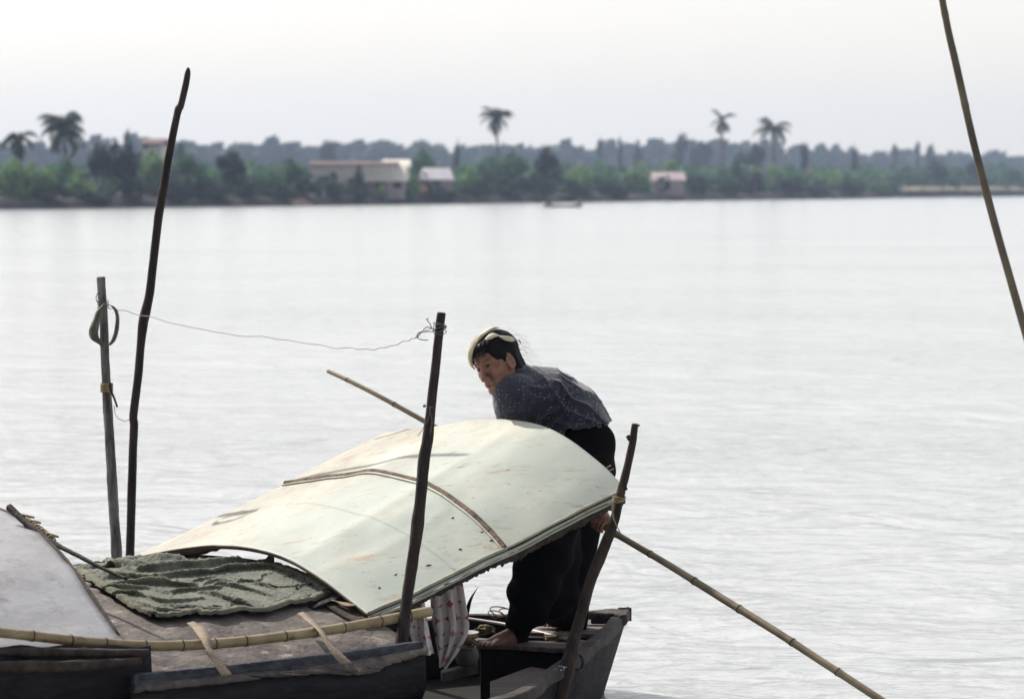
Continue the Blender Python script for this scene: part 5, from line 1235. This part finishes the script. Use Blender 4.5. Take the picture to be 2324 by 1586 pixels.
def shirt_w(p, n):
    q = p - CH2
    # folds fanning from the shoulder down and across, plus horizontal gathers at the waist
    a = q.x*math.cos(0.55) - q.z*math.sin(0.55); b_ = q.x*math.sin(0.55) + q.z*math.cos(0.55)
    wob = 0.018*noise.noise(Vector((q.x*7, q.y*6, q.z*7)))
    u1 = (q.x*0.78 - q.z*0.62 + wob)           # lines running up-right
    mask1 = math.exp(-((q.x + 0.0)/0.12)**2)
    f1 = ((1 - abs(math.sin(u1*60 + q.y*8 + 3*noise.noise(q*9))))**2 - 0.3)*0.024*mask1
    u2 = (q.z + q.x*0.62 + q.y*0.25 + wob*1.3)
    mask2 = max(0, min(1, (q.x - 0.0)/0.07))
    f2 = ((1 - abs(math.sin(u2*62 + 3*noise.noise(q*8 + Vector((5, 0, 0))))))**2 - 0.3)*0.020*mask2
    f3 = 0.003*noise.noise(Vector((q.x*18, q.y*12, q.z*18))) + 0.002*noise.noise(p*50)
    up = max(0.0, n.z); f1 *= 1 - 0.75*up; f2 *= 1 - 0.75*up
    arm = 1 if q.x > -0.07 else 0.4
    return (f1 + f2)*arm + f3
sv2 = wrinkle(sv, sf, shirt_w)
shirt = mesh_obj('shirt', sv2, sf, M['shirt'], woman)
shirt.modifiers.new('s', 'SMOOTH').iterations = 1

# trousers
T2 = Field(lo, hi, 0.006)
T2.cap(PEL + Vector((0.004, -.05, -.01)), PEL + Vector((.004, .06, -.01)), .122, .122, 0.04)
T2.cap(HPn + Vector((0.02, 0, .0)), HPf + Vector((0.012, 0, .0)), .120, .112, 0.05)
T2.cap(PEL, (HPn + HPf)/2 + Vector((.02, 0, -.0)), .122, .122, 0.04)
T2.cap(HPn, KNn + Vector((0.01, 0, .02)), .115, .102, 0.05); T2.cap(KNn + Vector((0.01, 0, .02)), P(1205, 1350, 11.51), .102, .092, 0.04); T2.cap(P(1205, 1350, 11.51), P(1180, 1415, 11.52), .088, .052, 0.03); T2.cap(P(1180, 1415, 11.52), P(1174, 1448, 11.52), .050, .042, 0.02)
T2.cap(HPf, KNf, .112, .096, 0.05); T2.cap(KNf, P(1294, 1330, 11.87), .094, .090, 0.04); T2.cap(P(1294, 1330, 11.87), P(1296, 1398, 11.88), .088, .082, 0.03)
T2.cap(P(1255, 1230, 11.66), P(1252, 1340, 11.7), .12, .10, 0.08); T2.cap(P(1252, 1340, 11.7), P(1262, 1385, 11.8), .10, .07, 0.06)
T2.cap(P(1222, 1300, 11.5), P(1205, 1385, 11.5), .10, .072, 0.05)
T2.plane(P(1300, 1457, 11.6), (0, 0, -1))
tv, tf = T2.mesh()
def tw(p, n): return 0.010*noise.noise(Vector((p.x*14, p.y*10, p.z*5))) + 0.006*math.sin(p.z*40 + p.x*30 + 3*noise.noise(p*6)) 
trs = mesh_obj('trousers', wrinkle(tv, tf, tw), tf, M['trouser'], woman)

# hair
HF_ = Field((HC.x - .22, HC.y - .22, HC.z - .22), (HC.x + .22, HC.y + .22, HC.z + .22), 0.0028)
HF_.ell(hp(0, -.022, .044), (.083*HSC, .100*HSC, .088*HSC), HAX, 0.02)
HF_.ell(hp(0, -.070, -.040), (.066, .048, .072), HAX, 0.03)
HF_.ell(hp(0, -.070, -.090), (.058, .045, .045), HAX, 0.03)
HF_.cap(hp(.056, -.030, -.010), hp(.046, -.045, -.100), .024, .030, 0.02); HF_.cap(hp(-.056, -.030, -.010), hp(-.046, -.045, -.100), .024, .030, 0.02)
HF_.ell(hp(.012, -.088, -.058), (.034, .030, .030), HAX, 0.015)
HF_.ell(hp(0, .034, .072), (.069, .068, .046), HAX, 0.02)
for sg in (-1, 1):
    HF_.ell(hp(.054*sg, .032, .034), (.026, .044, .036), HAX, 0.015)
    HF_.cap(hp(.066*sg, .004, .020), hp(.066*sg, .022, -.004), .014, .010, 0.01)
HF_.ell(hp(0, .102, -.060), (.085, .082, .104), HAX, 0.010, sub=True)     # face opening
for sg in (-1, 1):
    HF_.ell(hp(.088*sg, .010, -.020), (.030, .020, .036), HAX, 0.008, sub=True)
    HF_.ell(hp(.062*sg, .045, -.075), (.05, .05, .06), HAX, 0.008, sub=True)
hv, hf = HF_.mesh()
def hw(p, n):
    q = p - HC; a = math.atan2(q.dot(HL), q.dot(HU)); return 0.0013*math.sin(a*46 + 4*noise.noise(q*25)) + 0.001*noise.noise(q*40)
hair = mesh_obj('hair', wrinkle(hv, hf, hw), hf, M['hair'], woman); hair.modifiers.new('s', 'SMOOTH').iterations = 9
# loose strands
g = G(); rnd = random.Random(12)
for i in range(55):
    a = rnd.uniform(-0.9, 1.0); b_ = rnd.uniform(0.1, 1.0)
    st = hp(rnd.uniform(-.04, .06), -.05 - .07*b_, .12 - .16*b_ + rnd.uniform(-.01, .02))
    d = (st - hp(0, -.02, .03)).normalized(); ln = rnd.uniform(0.02, 0.07)
    e1 = st + d*ln*0.4 + Vector((0.02, 0, 0.0)); e2 = e1 + Vector((rnd.uniform(.01, .05), rnd.uniform(-.02, .02), rnd.uniform(-.055, -.005)))
    g.tube([Vector(q) for q in spline([tuple(st - d*0.01), tuple(st + d*ln*0.15), tuple(e1), tuple(e2)], 7)], 0.00038, 3, cap=False)
g.obj('loose_hair', M['wisp'], hair); g = G()
for i in range(26):   # fringe across the forehead
    st = hp(rnd.uniform(-.045, .055), .068, .075); e = hp(rnd.uniform(-.05, .06), .098, .030 + rnd.uniform(-.008, .018)); m2 = (st + e)/2 + HF*0.018
    g.tube([Vector(q) for q in spline([tuple(st), tuple(m2), tuple(e)], 6)], 0.0008, 3, cap=False)
g.obj('hair_fringe', M['wisp'], hair)

# headscarf band and twists
sc = thing('headscarf', HC, None, None); sc.parent = woman; sc.location = HC - wbase
def ribbon(ptsw, name, m, parent, flat=0.35, n=40, rid=3, scl=1.035):
    S = spline(ptsw, n); g = G(); vs = []; sd_ = 16
    for i, q in enumerate(S):
        c = hp(q[0]*scl, q[1]*scl, q[2]*scl); q2 = S[min(i+1, n-1)]; q1 = S[max(i-1, 0)]
        t = (hp(*q2[:3]) - hp(*q1[:3])).normalized(); out = (c - hp(0, -.02, .03)); out = (out - t*out.dot(t)).normalized(); s = t.cross(out)
        for k in range(sd_):
            a = 2*math.pi*k/sd_; rr = 1 + 0.15*math.sin(a*rid*2 + i*0.12) + 0.35*noise.noise(Vector((math.cos(a)*2.5, math.sin(a)*2.5 + q[0]*40, i*0.13)))
            vs.append(c + s*math.cos(a)*q[3]*rr + out*math.sin(a)*q[3]*flat*rr)
    g.add(vs, [(i*sd_ + k, i*sd_ + (k+1) % sd_, (i+1)*sd_ + (k+1) % sd_, (i+1)*sd_ + k) for i in range(n-1) for k in range(sd_)] + [tuple(reversed(range(sd_))), tuple(range((n-1)*sd_, n*sd_))])
    return g.obj(name, M[m], parent)
ribbon([(.040, -.040, .122, .003), (.036, -.015, .130, .012), (.022, .025, .126, .017), (.002, .066, .112, .019), (-.018, .088, .088, .019), (-.040, .092, .060, .018), (-.060, .080, .032, .015), (-.072, .060, .010, .006)], 'band', 'scarf', sc, 0.36)
ribbon([(.034, .064, .096, .002), (.050, .045, .100, .012), (.058, .025, .102, .014), (.066, .004, .094, .004)], 'twist', 'scarf', sc, 0.32, 20)
ribbon([(.066, .010, .094, .002), (.080, -.002, .078, .010), (.086, -.018, .068, .014), (.085, -.036, .062, .012), (.082, -.050, .060, .007), (.079, -.058, .056, .002)], 'twist', 'scarf', sc, 0.32, 20)
ribbon([(.010, .088, .088, .001), (.024, .082, .086, .006), (.036, .074, .084, .001)], 'twist', 'scarf', sc, 0.5, 14)
ribbon([(.066, -.092, .052, .001), (.060, -.100, .044, .006), (.056, -.104, .034, .002)], 'twist', 'scarf', sc, 0.5, 14)
# eyes, brows, lips
for sg in (-1, 1):
    g = G(); g.tube([hp((.018 + .0235*t)*sg, .0905 + .004*math.sin(t*3.14) - .009*t, -.0035 + .0025*math.sin(t*3.14)) for t in [k/8 for k in range(9)]], [0.0012 + 0.0020*math.sin(3.14*k/8)*1.9 for k in range(9)], 8, flat=0.7); g.obj('eye', M['eye'], body)
    g = G(); g.tube([hp((.012 + .038*t)*sg, .1000 - .022*t*t, .0165 + .006*math.sin(t*2.6)) for t in [k/8 for k in range(9)]], [0.0006 + 0.0016*math.sin(3.14*k/8) for k in range(9)], 6); g.obj('eyebrow', M['brow'], body)
g = G(); g.tube([hp(-.020 + .040*k/10, .0975 - .006*abs(k/5 - 1)**2, -.0668 - .003*abs(k/5 - 1)**2) for k in range(11)], [0.0014 + 0.0046*math.sin(3.14*k/10) for k in range(11)], 8)
g.tube([hp(-.018 + .036*k/10, .0975 - .006*abs(k/5 - 1)**2, -.0775 + .002*abs(k/5 - 1)**2) for k in range(11)], [0.0014 + 0.0060*math.sin(3.14*k/10) for k in range(11)], 8); g.obj('lips', M['lip'], body)

# ================================================================== HAZE
hm = bpy.data.materials.new('haze'); hm.use_nodes = True; N = hm.node_tree.nodes; L = hm.node_tree.links
N.remove(N['Principled BSDF']); vol = N.new('ShaderNodeVolumePrincipled')
vol.inputs['Color'].default_value = (0.60, 0.74, 1.0, 1); vol.inputs['Density'].default_value = 0.00031; vol.inputs['Anisotropy'].default_value = 0.2
L.new(vol.outputs[0], N['Material Output'].inputs['Volume'])
g = G(); bx(g, -1000, 1000, -50, 1960, -2.5, 55)
hz = g.obj('haze', hm, smooth=False); props(hz, 'pale haze over the river', None, None, 'stuff')
